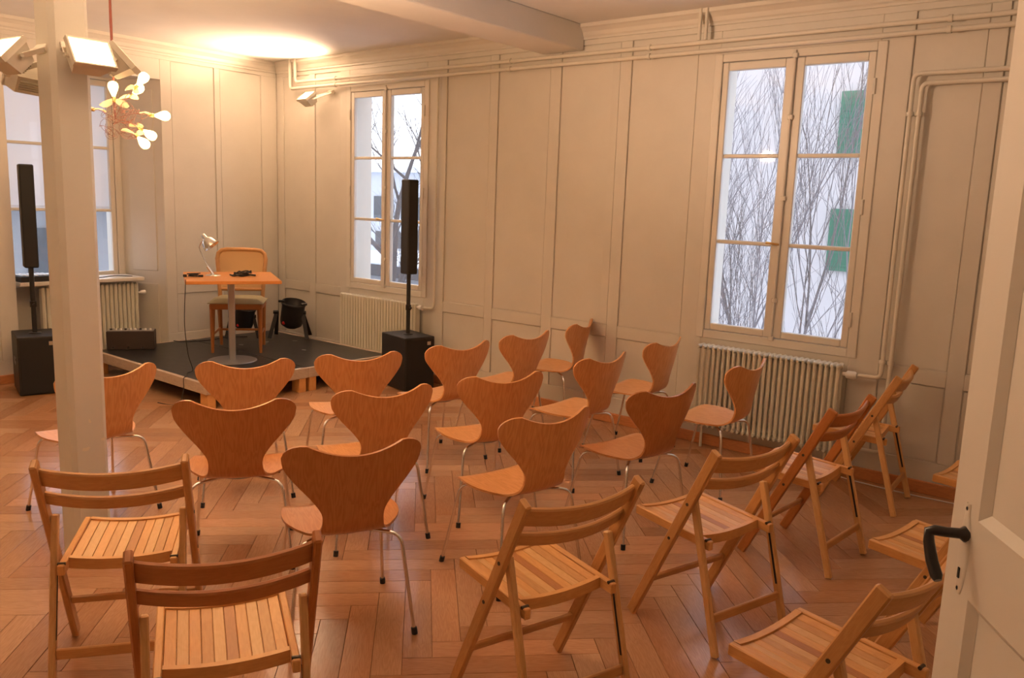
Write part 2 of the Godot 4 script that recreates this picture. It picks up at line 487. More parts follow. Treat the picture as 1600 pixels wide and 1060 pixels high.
func build_floor() -> void:
	var f := struct(obj("floor", boxes([[-0.4, ROOM_X + 0.1, -0.08, -0.0125, -0.012, ROOM_Z], [ROOM_X + 0.1, 9.4, -0.08, -0.0125, 3.6, ROOM_Z]]), M.plank3), "oak herringbone parquet floor with a satin finish", "floor")
	var d := Vector2(0.70711, 0.70711)
	var n := Vector2(0.70711, -0.70711)
	var len := 0.612
	var wid := 0.107
	var variants := []
	for i in 8:
		var b := MB.new()
		b.uo = Vector2(rng.randf() * 3.0, rng.randf() * 3.0)
		b.box(Vector3.ZERO, Vector3(len - 0.0016, 0.012, wid - 0.0016), 0.0012)
		variants.append(b.mesh())
	var room := PackedVector2Array([Vector2(0, 0), Vector2(ROOM_X, 0), Vector2(ROOM_X, ROOM_Z), Vector2(0, ROOM_Z)])
	var cam: Camera3D = get_node("camera")
	var inv := cam.transform.affine_inverse()
	var list := []
	for j in range(-8, 8):
		for i in range(-45, 45):
			for kind in 2:
				var o := Vector2(4.947, 2.886) + (n - d) * wid * i + (d + n) * len * j
				var a := d
				var w := n
				if kind == 1:
					o += d * len; a = n; w = d
				var c := o + a * len / 2 + w * wid / 2
				if c.x < -0.4 or c.x > ROOM_X + 0.4 or c.y < -0.4 or c.y > ROOM_Z + 0.4: continue
				var g := 0.0008
				var rect := PackedVector2Array([o + (a + w) * g, o + a * (len - g) + w * g, o + a * (len - g) + w * (wid - g), o + a * g + w * (wid - g)])
				var cut := Geometry2D.intersect_polygons(rect, room)
				if cut.is_empty(): continue
				var q := inv * Vector3(c.x, 0, c.y)
				var seen := q.z < -0.3 and absf(q.x / -q.z) < 0.64 and absf(q.y / -q.z) < 0.43
				if c.x < 1.85 and c.y < 1.96: seen = false
				var whole := true
				for p in rect:
					if not Geometry2D.is_point_in_polygon(p, room): whole = false
				list.append({"c": c, "a": a, "cut": cut[0], "whole": whole, "far": -q.z if seen else 1000.0 - q.z, "tone": rng.randi() % 6, "v": rng.randi() % 8})
	list.sort_custom(func(x, y): return x.far < y.far)
	var rest := MB.new()
	var made := 0
	for e in list:
		if made < 300 and e.whole:
			var o := obj("plank", variants[e.v], M["plank%d" % e.tone], f)
			var a: Vector2 = e.a
			o.transform = Transform3D(Basis(Vector3(a.x, 0, a.y), Vector3.UP, Vector3(a.x, 0, a.y).cross(Vector3.UP)), Vector3(e.c.x, -0.006, e.c.y))
			made += 1
		else:
			rest.uo = Vector2(rng.randf() * 3, rng.randf() * 3)
			var pts := []
			for p in e.cut: pts.append(p)
			var s := rest.v.size()
			rest.prism(pts, -0.012, 0.0)
			var a: Vector2 = e.a
			for i in range(s, rest.v.size()):
				var p2 := Vector2(rest.v[i].x, rest.v[i].z)
				rest.t[i] = Vector2(p2.dot(a), p2.dot(Vector2(-a.y, a.x))) + rest.uo
	var r := obj("planks", rest, M.plank0, f)
	r.set_meta("kind", "stuff")

# a two-leaf casement: local x across, y up, z into the room; x runs 0..0.965 between the outer sash edges
func build_window(called: String, label: String, at: Vector3, turn: float, blind := false) -> void:
	var w := Node3D.new()
	w.name = called
	add_child(w)
	w.position = at
	w.rotation.y = turn
	struct(w, label, "window")
	var W := 0.965
	var y0 := 0.80
	var y1 := 2.563
	var b := MB.new()
	for q in [[-0.055, 0.0, 0.745, 2.615], [W, W + 0.055, 0.745, 2.615]]:
		b.box(Vector3((q[0] + q[1]) / 2, (q[2] + q[3]) / 2, -0.025), Vector3(q[1] - q[0], q[3] - q[2], 0.07), 0.004)
	for q in [[0.745, y0], [y1, 2.615]]:
		b.box(Vector3(W / 2, (q[0] + q[1]) / 2, -0.025), Vector3(W - 0.001, q[1] - q[0], 0.068), 0.004)
	obj("casing", b, M.window_paint, w)
	for s in 2:
		var x0: float = 0.003 if s == 0 else W / 2 + 0.002
		var x1: float = W / 2 - 0.002 if s == 0 else W - 0.003
		var g0: float = x0 + (0.043 if s == 0 else 0.058)
		var g1: float = x1 - (0.058 if s == 0 else 0.043)
		b = MB.new()
		var zc := -0.018
		var dz := 0.044
		b.box(Vector3((x0 + g0) / 2, (y0 + y1) / 2, zc), Vector3(g0 - x0, y1 - y0 - 0.006, dz), 0.005)
		b.box(Vector3((x1 + g1) / 2, (y0 + y1) / 2, zc), Vector3(x1 - g1, y1 - y0 - 0.006, dz), 0.005)
		b.box(Vector3((g0 + g1) / 2, y0 + 0.026, zc), Vector3(g1 - g0, 0.046, dz - 0.002), 0.005)
		b.box(Vector3((g0 + g1) / 2, y1 - 0.029, zc), Vector3(g1 - g0, 0.052, dz - 0.002), 0.005)
		for my in [1.405, 1.965]:
			b.box(Vector3((g0 + g1) / 2, my, zc), Vector3(g1 - g0, 0.026, dz - 0.01), 0.006)
		var sash := obj("sash", b, M.window_paint, w)
		for r in [[0.849, 1.392], [1.418, 1.952], [1.978, 2.508]]:
			var g := MB.new()
			g.box(Vector3((g0 + g1) / 2, (r[0] + r[1]) / 2, -0.024), Vector3(g1 - g0, r[1] - r[0], 0.0))
			var one := MB.new()
			one.poly([Vector3(g0, r[0], -0.024), Vector3(g1, r[0], -0.024), Vector3(g1, r[1], -0.024), Vector3(g0, r[1], -0.024)])
			obj("pane", one, M.glass, sash)
		for hy in [0.98, 1.66, 2.36]:
			b = MB.new()
			var hx: float = -0.004 if s == 0 else W + 0.004
			b.tube([Vector3(hx, hy - 0.045, 0.012), Vector3(hx, hy + 0.045, 0.012)], 0.009, 8)
			obj("hinge", b, M.window_paint, w)
	b = MB.new()
	b.tube([Vector3(W / 2, 0.79, 0.016), Vector3(W / 2, 2.60, 0.016)], 0.008, 8)
	for ky in [0.80, 1.05, 1.70, 2.20, 2.57]:
		b.box(Vector3(W / 2, ky, 0.012), Vector3(0.034, 0.03, 0.022), 0.004)
	var rod := obj("bolt_rod", b, M.window_paint, w)
	b = MB.new()
	b.tube([Vector3(W / 2, 1.41, 0.022), Vector3(W / 2 - 0.02, 1.412, 0.04), Vector3(W / 2 - 0.075, 1.416, 0.044)], 0.007, 8, true, [0.007, 0.007, 0.011])
	obj("handle", b, M.brass, rod)
	if blind:
		b = MB.new()
		b.box(Vector3(W / 2, 2.0, -0.09), Vector3(W - 0.03, 1.15, 0.004))
		b.box(Vector3(W / 2, 1.425, -0.09), Vector3(W - 0.03, 0.025, 0.014), 0.003)
		var o := obj("blind", b, M.blind, w)
		o.set_meta("label", "pale translucent blind behind the upper panes")

func pipe(label: String, path: Array, r: float, clamps: Array = []) -> void:
	var t := thing("heating_pipe", label, "pipe")
	# round the corners
	var out := [path[0]]
	for i in range(1, path.size() - 1):
		var p: Vector3 = path[i]
		var a: Vector3 = (path[i - 1] - p).normalized()
		var c: Vector3 = (path[i + 1] - p).normalized()
		var k := 0.04
		for s in 5:
			var u := s / 4.0
			out.append((p + a * k).lerp(p, u).lerp(p.lerp(p + c * k, u), u))
	out.append(path[-1])
	var b := MB.new()
	b.tube(out, r, 12)
	obj("pipe", b, M.pipe_paint, t)
	for c in clamps:
		b = MB.new()
		var q: Vector3 = c[0]
		b.tube([q - c[1] * 0.011, q + c[1] * 0.011], r + 0.006, 10)
		b.box(Vector3(q.x, q.y, q.z / 2), Vector3(0.012, 0.012, q.z), 0.0)
		obj("clamp", b, M.pipe_paint, t)

func build_heating() -> void:
	var H := 2.69
	pipe("upper cream pipe running the length of the window wall", [Vector3(0.39, CEIL, 0.06), Vector3(0.39, H, 0.06), Vector3(ROOM_X, H, 0.06)], 0.015, [[Vector3(1.0, H, 0.06), Vector3.RIGHT], [Vector3(3.1, H, 0.06), Vector3.RIGHT], [Vector3(4.33, H, 0.06), Vector3.RIGHT], [Vector3(6.2, H, 0.06), Vector3.RIGHT]])
	H = 2.632
	pipe("lower cream pipe running the length of the window wall", [Vector3(0.308, CEIL, 0.06), Vector3(0.308, H, 0.06), Vector3(ROOM_X, H, 0.06)], 0.015, [[Vector3(1.0, H, 0.06), Vector3.RIGHT], [Vector3(3.1, H, 0.06), Vector3.RIGHT], [Vector3(4.33, H, 0.06), Vector3.RIGHT], [Vector3(6.2, H, 0.06), Vector3.RIGHT]])
	pipe("left of two short cream pipes dropping from the ceiling to the pipe run", [Vector3(4.70, CEIL, 0.06), Vector3(4.70, 2.705, 0.06)], 0.012)
	pipe("right of two short cream pipes dropping from the ceiling to the pipe run", [Vector3(4.745, CEIL, 0.06), Vector3(4.745, 2.705, 0.06)], 0.012)
	pipe("slim cream pipe dropping beside the stage window to its radiator valve", [Vector3(2.315, 2.62, 0.045), Vector3(2.315, 0.665, 0.045), Vector3(2.20, 0.665, 0.06)], 0.011)
	pipe("outer of two cream pipes angled down the wall to the columned radiator valve", [Vector3(ROOM_X, 2.41, 0.045), Vector3(6.042, 2.41, 0.045), Vector3(6.042, 0.655, 0.045), Vector3(5.90, 0.655, 0.075)], 0.0135, [[Vector3(6.042, 2.19, 0.045), Vector3.UP], [Vector3(6.042, 0.755, 0.045), Vector3.UP]])
	pipe("inner of two cream pipes angled down the wall to the columned radiator foot", [Vector3(ROOM_X, 2.356, 0.045), Vector3(6.089, 2.356, 0.045), Vector3(6.089, 0.20, 0.045), Vector3(5.84, 0.20, 0.075)], 0.0135, [[Vector3(6.089, 2.19, 0.045), Vector3.UP], [Vector3(6.089, 0.755, 0.045), Vector3.UP]])
	# columned radiator under the near window
	var t := thing("column_radiator", "cream cast column radiator under the window with green shutters outside", "radiator", Vector3(4.872, 0, 0))
	var col := MB.new()
	for z in [0.05, 0.115]:
		col.tube([Vector3(0, 0.165, z), Vector3(0, 0.70, z)], 0.0115, 8)
	for y in [0.165, 0.70]:
		col.tube([Vector3(0, y, 0.035), Vector3(0, y, 0.05), Vector3(0, y, 0.115), Vector3(0, y, 0.132)], 0.0165, 8, true, [0.01, 0.0168, 0.0168, 0.009])
	var cm := col.mesh()
	for i in 27:
		obj("column", cm, M.radiator_paint, t).position.x = 0.018 + i * 0.0355
	var b := MB.new()
	for y in [0.165, 0.70]: b.tube([Vector3(0.0, y, 0.082), Vector3(0.96, y, 0.082)], 0.013, 8)
	b.tube([Vector3(0.9, 0.0, 0.082), Vector3(0.9, 0.165, 0.082)], 0.01, 8)
	b.tube([Vector3(0.06, 0.0, 0.082), Vector3(0.06, 0.165, 0.082)], 0.01, 8)
	obj("header", b, M.radiator_paint, t)
	var vv := MB.new()
	vv.tube([Vector3(0.96, 0.655, 0.082), Vector3(0.985, 0.655, 0.082), Vector3(0.99, 0.655, 0.085), Vector3(1.03, 0.655, 0.09), Vector3(1.045, 0.655, 0.09)], 0.02, 12, true, [0.012, 0.012, 0.024, 0.026, 0.018])
	obj("valve", vv, M.white_plastic, t)
	# ribbed radiators: beside the stage and in the niche
	for e in [["cream ribbed panel radiator under the window beside the stage", Vector3(1.10, 0, 0.03), 0.0, 27, 0.155, 0.70], ["cream ribbed radiator in the niche below the sill", Vector3(-0.16, 0, 2.30), PI / 2, 22, 0.12, 0.765]]:
		t = thing("ribbed_radiator", e[0], "radiator", e[1], e[2])
		var rib := MB.new()
		rib.box(Vector3(0, (e[4] + e[5]) / 2, 0.045), Vector3(0.028, e[5] - e[4], 0.05), 0.012)
		var rm := rib.mesh()
		for i in e[3]:
			obj("rib", rm, M.radiator_paint, t).position.x = 0.02 + i * 0.0385
		b = MB.new()
		var wide: float = e[3] * 0.0385
		b.box(Vector3(wide / 2, (e[4] + e[5]) / 2, 0.018), Vector3(wide - 0.01, e[5] - e[4] - 0.03, 0.03), 0.002)
		b.box(Vector3(0.1, e[4] / 2, 0.02), Vector3(0.03, e[4], 0.02), 0.0)
		b.box(Vector3(wide - 0.1, e[4] / 2, 0.02), Vector3(0.03, e[4], 0.02), 0.0)
		obj("body", b, M.radiator_paint, t)
		vv = MB.new()
		vv.tube([Vector3(wide, 0.665, 0.045), Vector3(wide + 0.02, 0.665, 0.045), Vector3(wide + 0.025, 0.665, 0.045), Vector3(wide + 0.065, 0.665, 0.045)], 0.016, 10, true, [0.01, 0.01, 0.02, 0.022])
		obj("valve", vv, M.white_plastic, t)
	# niche sill
	var s := thing("window_sill", "cream painted sill board above the niche radiator", "sill", Vector3(0, 0, 0))
	piece("board", s, "window_paint", -0.36, -0.01, 0.785, 0.818, 1.44, 2.49, 0.005)

# ------------------------------------------------------------------ chairs
func shell_mesh() -> ArrayMesh:
	# pressed plywood seat and back: centre line runs from the seat front, round the bend, up the back
	var hs := 0.409
	var r := 0.09
	var zb := 0.128
	var sf := -0.272
	var ang := PI / 2 - 0.21
	var zc := zb - r
	var L1 := zc - sf
	var L2 := r * ang
	var ye := hs + r * (1 - cos(ang))
	var L3 := (0.7357 - ye) / sin(ang)
	var LL := L1 + L2 + L3
	var t1 := L1 / LL
	var t2 := (L1 + L2) / LL
	var tb := t2 + (1 - t2) * 0.80
	var keys := [[0.0, 0.125], [0.008, 0.155], [0.025, 0.18], [0.055, 0.197], [0.11, 0.209], [t1 * 0.5, 0.221], [t1 * 0.7, 0.214], [t1 * 0.88, 0.188], [t1, 0.16], [(t1 + t2) / 2, 0.122], [t2, 0.1095], [t2 + (tb - t2) * 0.18, 0.116], [t2 + (tb - t2) * 0.4, 0.150], [t2 + (tb - t2) * 0.62, 0.196], [t2 + (tb - t2) * 0.84, 0.236], [tb, 0.2465]]
	var ts := []
	var N := 64
	for i in N + 1:
		var q := float(i) / N
		ts.append(q if q < 0.9 else 0.9 + 0.1 * sin((q - 0.9) / 0.1 * PI / 2))
	for q in [0.004, 0.012, 0.02]: ts.append(q)
	ts.sort()
	var thick := 0.0095
	var top := []
	var bot := []
	var uvs := []
	for t in ts:
		var q: float = t * LL
		var a := 0.0
		var y := hs
		var z := sf + q
		if q > L1 + L2:
			a = ang; y = ye + (q - L1 - L2) * sin(ang); z = zc + r * sin(ang) + (q - L1 - L2) * cos(ang)
		elif q > L1:
			a = (q - L1) / r; y = hs + r * (1 - cos(a)); z = zc + r * sin(a)
		else:
			var u := 1.0 - q / L1
			y = hs + 0.012 * u - 0.03 * pow(maxf(0.0, u - 0.72) / 0.28, 2.0)     # slight rise to the front, then the front edge rolls down
		var w := 0.0
		if t > tb:
			var f: float = (t - tb) / (1 - tb)
			w = 0.165 + (0.2465 - 0.165) * sqrt(maxf(0.0, 1 - f * f))
		else:
			for i in keys.size() - 1:
				if t >= keys[i][0] and t <= keys[i + 1][0]:
					# Catmull-Rom through the widths
					var p0: Array = keys[maxi(i - 1, 0)]
					var p1: Array = keys[i]
					var p2: Array = keys[i + 1]
					var p3: Array = keys[mini(i + 2, keys.size() - 1)]
					var h: float = p2[0] - p1[0]
					var s: float = (t - p1[0]) / h
					var m1: float = (p2[1] - p0[1]) / maxf(p2[0] - p0[0], 1e-5) * h
					var m2: float = (p3[1] - p1[1]) / maxf(p3[0] - p1[0], 1e-5) * h
					w = (2 * s ** 3 - 3 * s * s + 1) * p1[1] + (s ** 3 - 2 * s * s + s) * m1 + (-2 * s ** 3 + 3 * s * s) * p2[1] + (s ** 3 - s * s) * m2
		var nrm := Vector3(0, cos(a), -sin(a))
		var tan := Vector3(0, sin(a), cos(a))
		var up := clampf((t - t2) / (1 - t2), 0, 1)
		var rt := []
		var rb := []
		var ru := []
		var C := 20
		for k in C + 1:
			var u := -1.0 + 2.0 * k / C
			var x := u * w
			var off: float = 1.15 * x * x * clampf((t - t1) / (t2 - t1 + 0.1), 0, 1) + 0.25 * x * x * (1.0 - clampf((t - t1) / 0.1, 0, 1))
			var rise := 0.034 * u * u * up * up
			var p := Vector3(x, y, z) + nrm * off + tan * rise
			rt.append(p)
			rb.append(p - (nrm - Vector3(2.3 * x * up, 0, 0)).normalized() * thick)
			ru.append(Vector2(q, x))
		top.append(rt); bot.append(rb); uvs.append(ru)
	var b := MB.new()
	b.grid(top, false, uvs)
	b.grid(bot, false, uvs, true)
	# the edge, all the way round
	var ring_t := []
	var ring_b := []
	var R := top.size()
	var C2: int = top[0].size()
	for i in R: ring_t.append(top[i][0]); ring_b.append(bot[i][0])
	for k in range(1, C2): ring_t.append(top[R - 1][k]); ring_b.append(bot[R - 1][k])
	for i in range(R - 2, -1, -1): ring_t.append(top[i][C2 - 1]); ring_b.append(bot[i][C2 - 1])
	for k in range(C2 - 2, 0, -1): ring_t.append(top[0][k]); ring_b.append(bot[0][k])
	var m := ring_t.size()
	for i in m:
		var j := (i + 1) % m
		b.poly([ring_t[i], ring_t[j], ring_b[j], ring_b[i]])
	return b.mesh()

func build_shell_chairs() -> void:
	var t := thing("plywood_chair", "", "chair", Vector3.ZERO, 0.0, "beech plywood shell chairs on chrome legs")
	var sm := shell_mesh()
	obj("shell", sm, M.veneer, t)
	var b := MB.new()
	b.lathe([Vector2(0, -0.012), Vector2(0.085, -0.012), Vector2(0.09, -0.004), Vector2(0.09, 0.0), Vector2(0, 0.0)], Vector3(0, 0.396, -0.06), 20)
	obj("mount", b, M.steel, t)
	for e in [[-1.0, -1.0], [1.0, -1.0], [-1.0, 1.0], [1.0, 1.0]]:
		var front: bool = e[1] < 0
		var foot := Vector3(0.218 * e[0], 0.0, -0.314) if front else Vector3(0.2324 * e[0], 0.0, 0.134)
		var bend := Vector3(0.182 * e[0], 0.386, -0.225) if front else Vector3(0.186 * e[0], 0.386, 0.085)
		var root := Vector3(0.03 * e[0], 0.386, -0.085 if front else -0.035)
		var path := [root]
		var ia := (root - bend).normalized() * 0.045
		var ib := (foot - bend).normalized() * 0.045
		for s in 7:
			var u := s / 6.0
			path.append((bend + ia).lerp(bend, u).lerp(bend.lerp(bend + ib, u), u))
		path.append(foot + (bend - foot).normalized() * 0.012)
		b = MB.new()
		b.tube(path, 0.0072, 10)
		var leg := obj("leg", b, M.chrome, t)
		b = MB.new()
		var dir := (bend - foot).normalized()
		b.tube([Vector3(foot.x, 0.0, foot.z), Vector3(foot.x, 0.0, foot.z) + dir * 0.026], 0.0115, 10)
		obj("foot_cap", b, M.rubber, leg)
	var near_stage := "beech plywood chair, %s from the window wall, in the row nearest the stage"
	var middle := "beech plywood chair, %s from the window wall, in the middle row"
	var rear := "beech plywood chair, %s from the window wall, in the row before the folding chairs"
	var spots := [
		[3.864, 0.259, 1.825, near_stage % "first", 0], [3.927, 0.946, 1.519, near_stage % "second", 0], [3.911, 1.566, 1.427, near_stage % "third", 0],
		[3.785, 2.193, 1.133, near_stage % "fourth", 0], [3.564, 2.757, 1.10, near_stage % "fifth", 0], [3.306, 3.411, 1.60, "beech plywood chair standing beyond the cream pillar, at the end of its row", 0],
		[4.68, 0.47, 1.602, middle % "first", 0], [4.711, 1.239, 1.523, middle % "second", 0], [4.668, 2.037, 1.212, middle % "third", 0],
		[4.491, 2.67, 1.226, middle % "fourth", 0], [4.26, 3.246, 0.917, "plywood chair with dark flame grain on its back, fifth from the window wall", 1],
		[5.386, 0.782, 1.567, "beech plywood chair directly in front of the columned radiator", 0], [5.38, 1.70, 1.359, rear % "second", 1],
		[5.275, 2.496, 1.35, rear % "third", 0], [5.062, 3.309, 1.073, rear % "fourth", 1]]
	for i in spots.size():
		var s: Array = spots[i]
		var c: Node3D = t
		if i == 0:
			t.position = Vector3(s[0], 0, s[1]); t.rotation.y = s[2]; t.set_meta("label", s[3])
		else:
			c = copy(t, "plywood_chair", s[3], Vector3(s[0], 0, s[1]), s[2])
		(c.get_node("shell") as MeshInstance3D).material_override = M.veneer_dark if s[4] else M.veneer

func build_folding_chairs() -> void:
	var t := thing("folding_chair", "", "chair", Vector3.ZERO, 0.0, "slatted beech folding chairs")
	var z_at := func(y: float) -> float: return -0.4307 + y / 0.7745 * 0.3845
	for s in [-1.0, 1.0]:
		var b := MB.new()
		b.uo = Vector2(rng.randf(), rng.randf())
		b.bar(Vector3(0.219 * s, 0.004, z_at.call(0.004)), Vector3(0.219 * s, 0.7745, -0.0462), Vector3(0, 0, 1), 0.044, 0.022, 0.005)
		obj("side_post", b, M.beech1, t)
		b = MB.new()
		b.uo = Vector2(rng.randf(), rng.randf())
		b.bar(Vector3(0.1955 * s, 0.003, -0.003), Vector3(0.1955 * s, 0.565, z_at.call(0.546)), Vector3(0, 0, 1), 0.030, 0.021, 0.004)
		obj("rear_leg", b, M.beech0, t)
		# sliding slot on the inner face of the rear leg
		b = MB.new()
		b.bar(Vector3(0.1848 * s, 0.18, -0.048), Vector3(0.1848 * s, 0.39, -0.107), Vector3(0, 0, 1), 0.009, 0.0012, 0.0)
		obj("slot", b, M.slot, t)
		b = MB.new()
		b.uo = Vector2(rng.randf(), rng.randf())
		b.bar(Vector3(0.1695 * s, 0.4125, -0.478), Vector3(0.1695 * s, 0.399, -0.0828), Vector3(0, 1, 0), 0.036, 0.022, 0.003)
		obj("seat_rail", b, M.beech2, t)
		for q in [[0.546, 0.231], [0.387, 0.231]]:
			b = MB.new()
			b.tube([Vector3((q[1] - 0.004) * s, q[0], z_at.call(q[0])), Vector3((q[1] + 0.001) * s, q[0], z_at.call(q[0]))], 0.0065, 8)
			obj("bolt", b, M.screw, t)
		b = MB.new()
		b.tube([Vector3(0.158 * s, 0.4165, -0.100), Vector3(0.182 * s, 0.4165, -0.100)], 0.006, 8)
		obj("pin", b, M.screw, t)
	# curved rails and seat slats: the seat dips in the middle
	var dip := func(x: float) -> float: return -0.014 * (1.0 - pow(x / 0.16, 2.0))
	for e in [[-0.466, 0.4125, 0.022, "front_rail"], [-0.150, 0.4015, 0.02, "rear_rail"]]:
		var P := []
		for k in 13:
			var x := -0.158 + 0.316 * k / 12
			var yt: float = e[1] + 0.018 + dip.call(x)
			P.append([Vector3(x, yt, e[0] - e[2] / 2), Vector3(x, yt, e[0] + e[2] / 2), Vector3(x, yt - 0.037, e[0] + e[2] / 2), Vector3(x, yt - 0.037, e[0] - e[2] / 2)])
		var b := MB.new()
		for k in 12:
			for f in 4:
				var g := (f + 1) % 4
				b.poly([P[k][f], P[k][g], P[k + 1][g], P[k + 1][f]], [Vector2(P[k][f].x, f * 0.03), Vector2(P[k][g].x, f * 0.03 + 0.03), Vector2(P[k + 1][g].x, f * 0.03 + 0.03), Vector2(P[k + 1][f].x, f * 0.03)])
		obj(e[3], b, M.beech2, t)
	for k in 10:
		var x := -0.158 + 0.316 * (k + 0.5) / 10
		var slope := atan(0.014 * 2.0 * x / (0.16 * 0.16))
		var b := MB.new()
		b.uo = Vector2(rng.randf(), rng.randf())
		var a := Vector3(x, 0.4195 + dip.call(x), -0.455)
		var c := Vector3(x, 0.4085 + dip.call(x), -0.160)
		var d := (c - a).normalized()
		var sx := Vector3(cos(slope), sin(slope), 0)
		b.box((a + c) / 2, Vector3((c - a).length(), 0.0304, 0.012), 0.0014, Basis(d, sx, d.cross(sx)))
		obj("seat_slat", b, M["beech%d" % [2, 0, 2, 1, 0, 3, 2, 0, 1, 2][k]], t)
	# bowed back slats
	for e in [[0.722, 0.066], [0.640, 0.046]]:
		var b := MB.new()
		var y: float = e[0]
		var h: float = e[1] / 2
		var zc: float = z_at.call(y) - 0.004
		var tilt := Vector3(0, 0.7745, 0.3845).normalized()
		var back := Vector3(0, -tilt.z, tilt.y)
		var rows := []
		for k in 17:
			var x := -0.209 + 0.418 * k / 16
			var o: Vector3 = Vector3(x, y, zc) + back * (0.036 * (1.0 - pow(x / 0.209, 2.0)))
			rows.append([o - tilt * h - back * 0.009, o + tilt * (h - 0.005) - back * 0.009, o + tilt * h - back * 0.004, o + tilt * h + back * 0.004, o + tilt * (h - 0.005) + back * 0.009, o - tilt * h + back * 0.009])
		for k in 16:
			for f in 6:
				var g := (f + 1) % 6
				b.poly([rows[k][f], rows[k][g], rows[k + 1][g], rows[k + 1][f]], [Vector2(rows[k][f].x, f * 0.04), Vector2(rows[k][f].x, f * 0.04 + 0.04), Vector2(rows[k + 1][f].x, f * 0.04 + 0.04), Vector2(rows[k + 1][f].x, f * 0.04)])
		obj("back_slat", b, M.beech1, t)
	var b := MB.new()
	b.bar(Vector3(-0.208, 0.175, z_at.call(0.175)), Vector3(0.208, 0.175, z_at.call(0.175)), Vector3(0, 0.9, 0.43), 0.030, 0.016, 0.003)
	obj("stretcher", b, M.beech1, t)
	b = MB.new()
	b.bar(Vector3(-0.185, 0.135, -0.04), Vector3(0.185, 0.135, -0.04), Vector3(0, 1, 0), 0.036, 0.014, 0.003)
	obj("stretcher", b, M.beech1, t)
	var spots := [
		[6.306, 0.355, 1.631, "slatted beech folding chair beside the wall pipes"],
		[6.329, 1.384, 1.479, "folding chair second from the window wall in the front folding row"],
		[6.279, 2.365, 1.283, "folding chair third from the window wall in the front folding row"],
		[6.10, 3.231, 1.271, "folding chair fourth from the window wall in the front folding row"],
		[4.854, 4.084, 0.938, "slatted beech folding chair right beside the cream pillar"],
		[5.683, 4.192, 1.048, "slatted folding chair with backlit shade put into its tint, standing behind the one at the pillar"],
		[7.02, 3.078, 1.372, "folding chair just before the free edge of the open door"],
		[7.092, 2.025, 1.349, "folding chair half hidden behind the open door, middle of three"],
		[7.072, 0.931, 1.459, "folding chair in the corner behind the open door, near the baseboard cable"]]
	for i in spots.size():
		var s: Array = spots[i]
		if i == 0:
			t.position = Vector3(s[0], 0, s[1]); t.rotation.y = s[2]; t.set_meta("label", s[3])
		else:
			var c := copy(t, "folding_chair", s[3], Vector3(s[0], 0, s[1]), s[2])
			if i == 1 or i == 5:     # one chair of browner wood; on the other the tint paints backlit shade
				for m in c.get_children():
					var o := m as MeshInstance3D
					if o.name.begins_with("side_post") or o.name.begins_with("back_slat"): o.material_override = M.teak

# ------------------------------------------------------------------ stage and what stands on it
func cable(called: String, label: String, pts: Array, r: float, m: String, category := "cable") -> void:
	var c := Curve3D.new()
	for i in pts.size():
		var a: Vector3 = pts[maxi(i - 1, 0)]
		var b: Vector3 = pts[mini(i + 1, pts.size() - 1)]
		var h: Vector3 = (b - a) / 6.0
		c.add_point(pts[i], -h, h)
	c.bake_interval = 0.02
	var path := []
	for p in c.get_baked_points(): path.append(p)
	var b := MB.new()
	b.tube(path, r, 6)
	tag(obj(called, b, M[m]), label, category)

func build_stage() -> void:
	var i := 0
	for z in [[0.10, 1.028], [1.032, 1.96]]:
		var t := thing("stage_platform", ["low black stage platform beside the window wall", "low black stage platform in front of the niche"][i], "stage", Vector3.ZERO, 0.0, "stage platforms")
		piece("deck", t, "stage_black", 0.05, 1.815, 0.17, 0.2, z[0] + (0.035 if i == 0 else 0.002), z[1] - (0.002 if i == 0 else 0.035), 0.001)
		piece("edge_board", t, "raw_pine", 1.815, 1.85, 0.118, 0.2005, z[0], z[1], 0.003)
		piece("edge_board", t, "raw_pine", 0.02, 0.05, 0.118, 0.2005, z[0], z[1], 0.003)
		var zz: float = z[0] if i == 0 else z[1] - 0.035
		piece("edge_board", t, "raw_pine", 0.051, 1.814, 0.118, 0.2005, zz, zz + 0.035, 0.003)
		zz = z[1] - 0.036 if i == 0 else z[0]
		piece("cross_bearer", t, "raw_pine", 0.051, 1.814, 0.118, 0.169, zz, zz + 0.03, 0.003)
		for x in [0.09, 1.79]:
			for e in [z[0] + 0.05, z[1] - 0.05]:
				piece("block", t, "beech2", x - 0.05, x + 0.05, 0.0, 0.118, e - 0.035, e + 0.035, 0.003)
		i += 1
	for q in [[0.585, 0.837, 0.4], [0.60, 0.57, 1.2], [1.165, 0.558, 0.2], [0.72, 0.33, 0.8]]:
		var b := MB.new()
		b.box(Vector3.ZERO, Vector3(0.045, 0.0006, 0.012))
		var o := obj("tape_mark", b, M.tape)
		o.position = Vector3(q[0], 0.2006, q[1]); o.rotation.y = q[2]
		tag(o, "scrap of white marking tape on the black stage", "tape", "tape marks on the stage")
	var pad := MB.new()
	pad.box(Vector3.ZERO, Vector3(0.03, 0.004, 0.11), 0.002)
	var po := obj("tape_strip", pad, M.tape)
	po.position = Vector3(1.835, 0.2028, 1.15)
	tag(po, "white strip lying on the front edge of the stage", "tape")

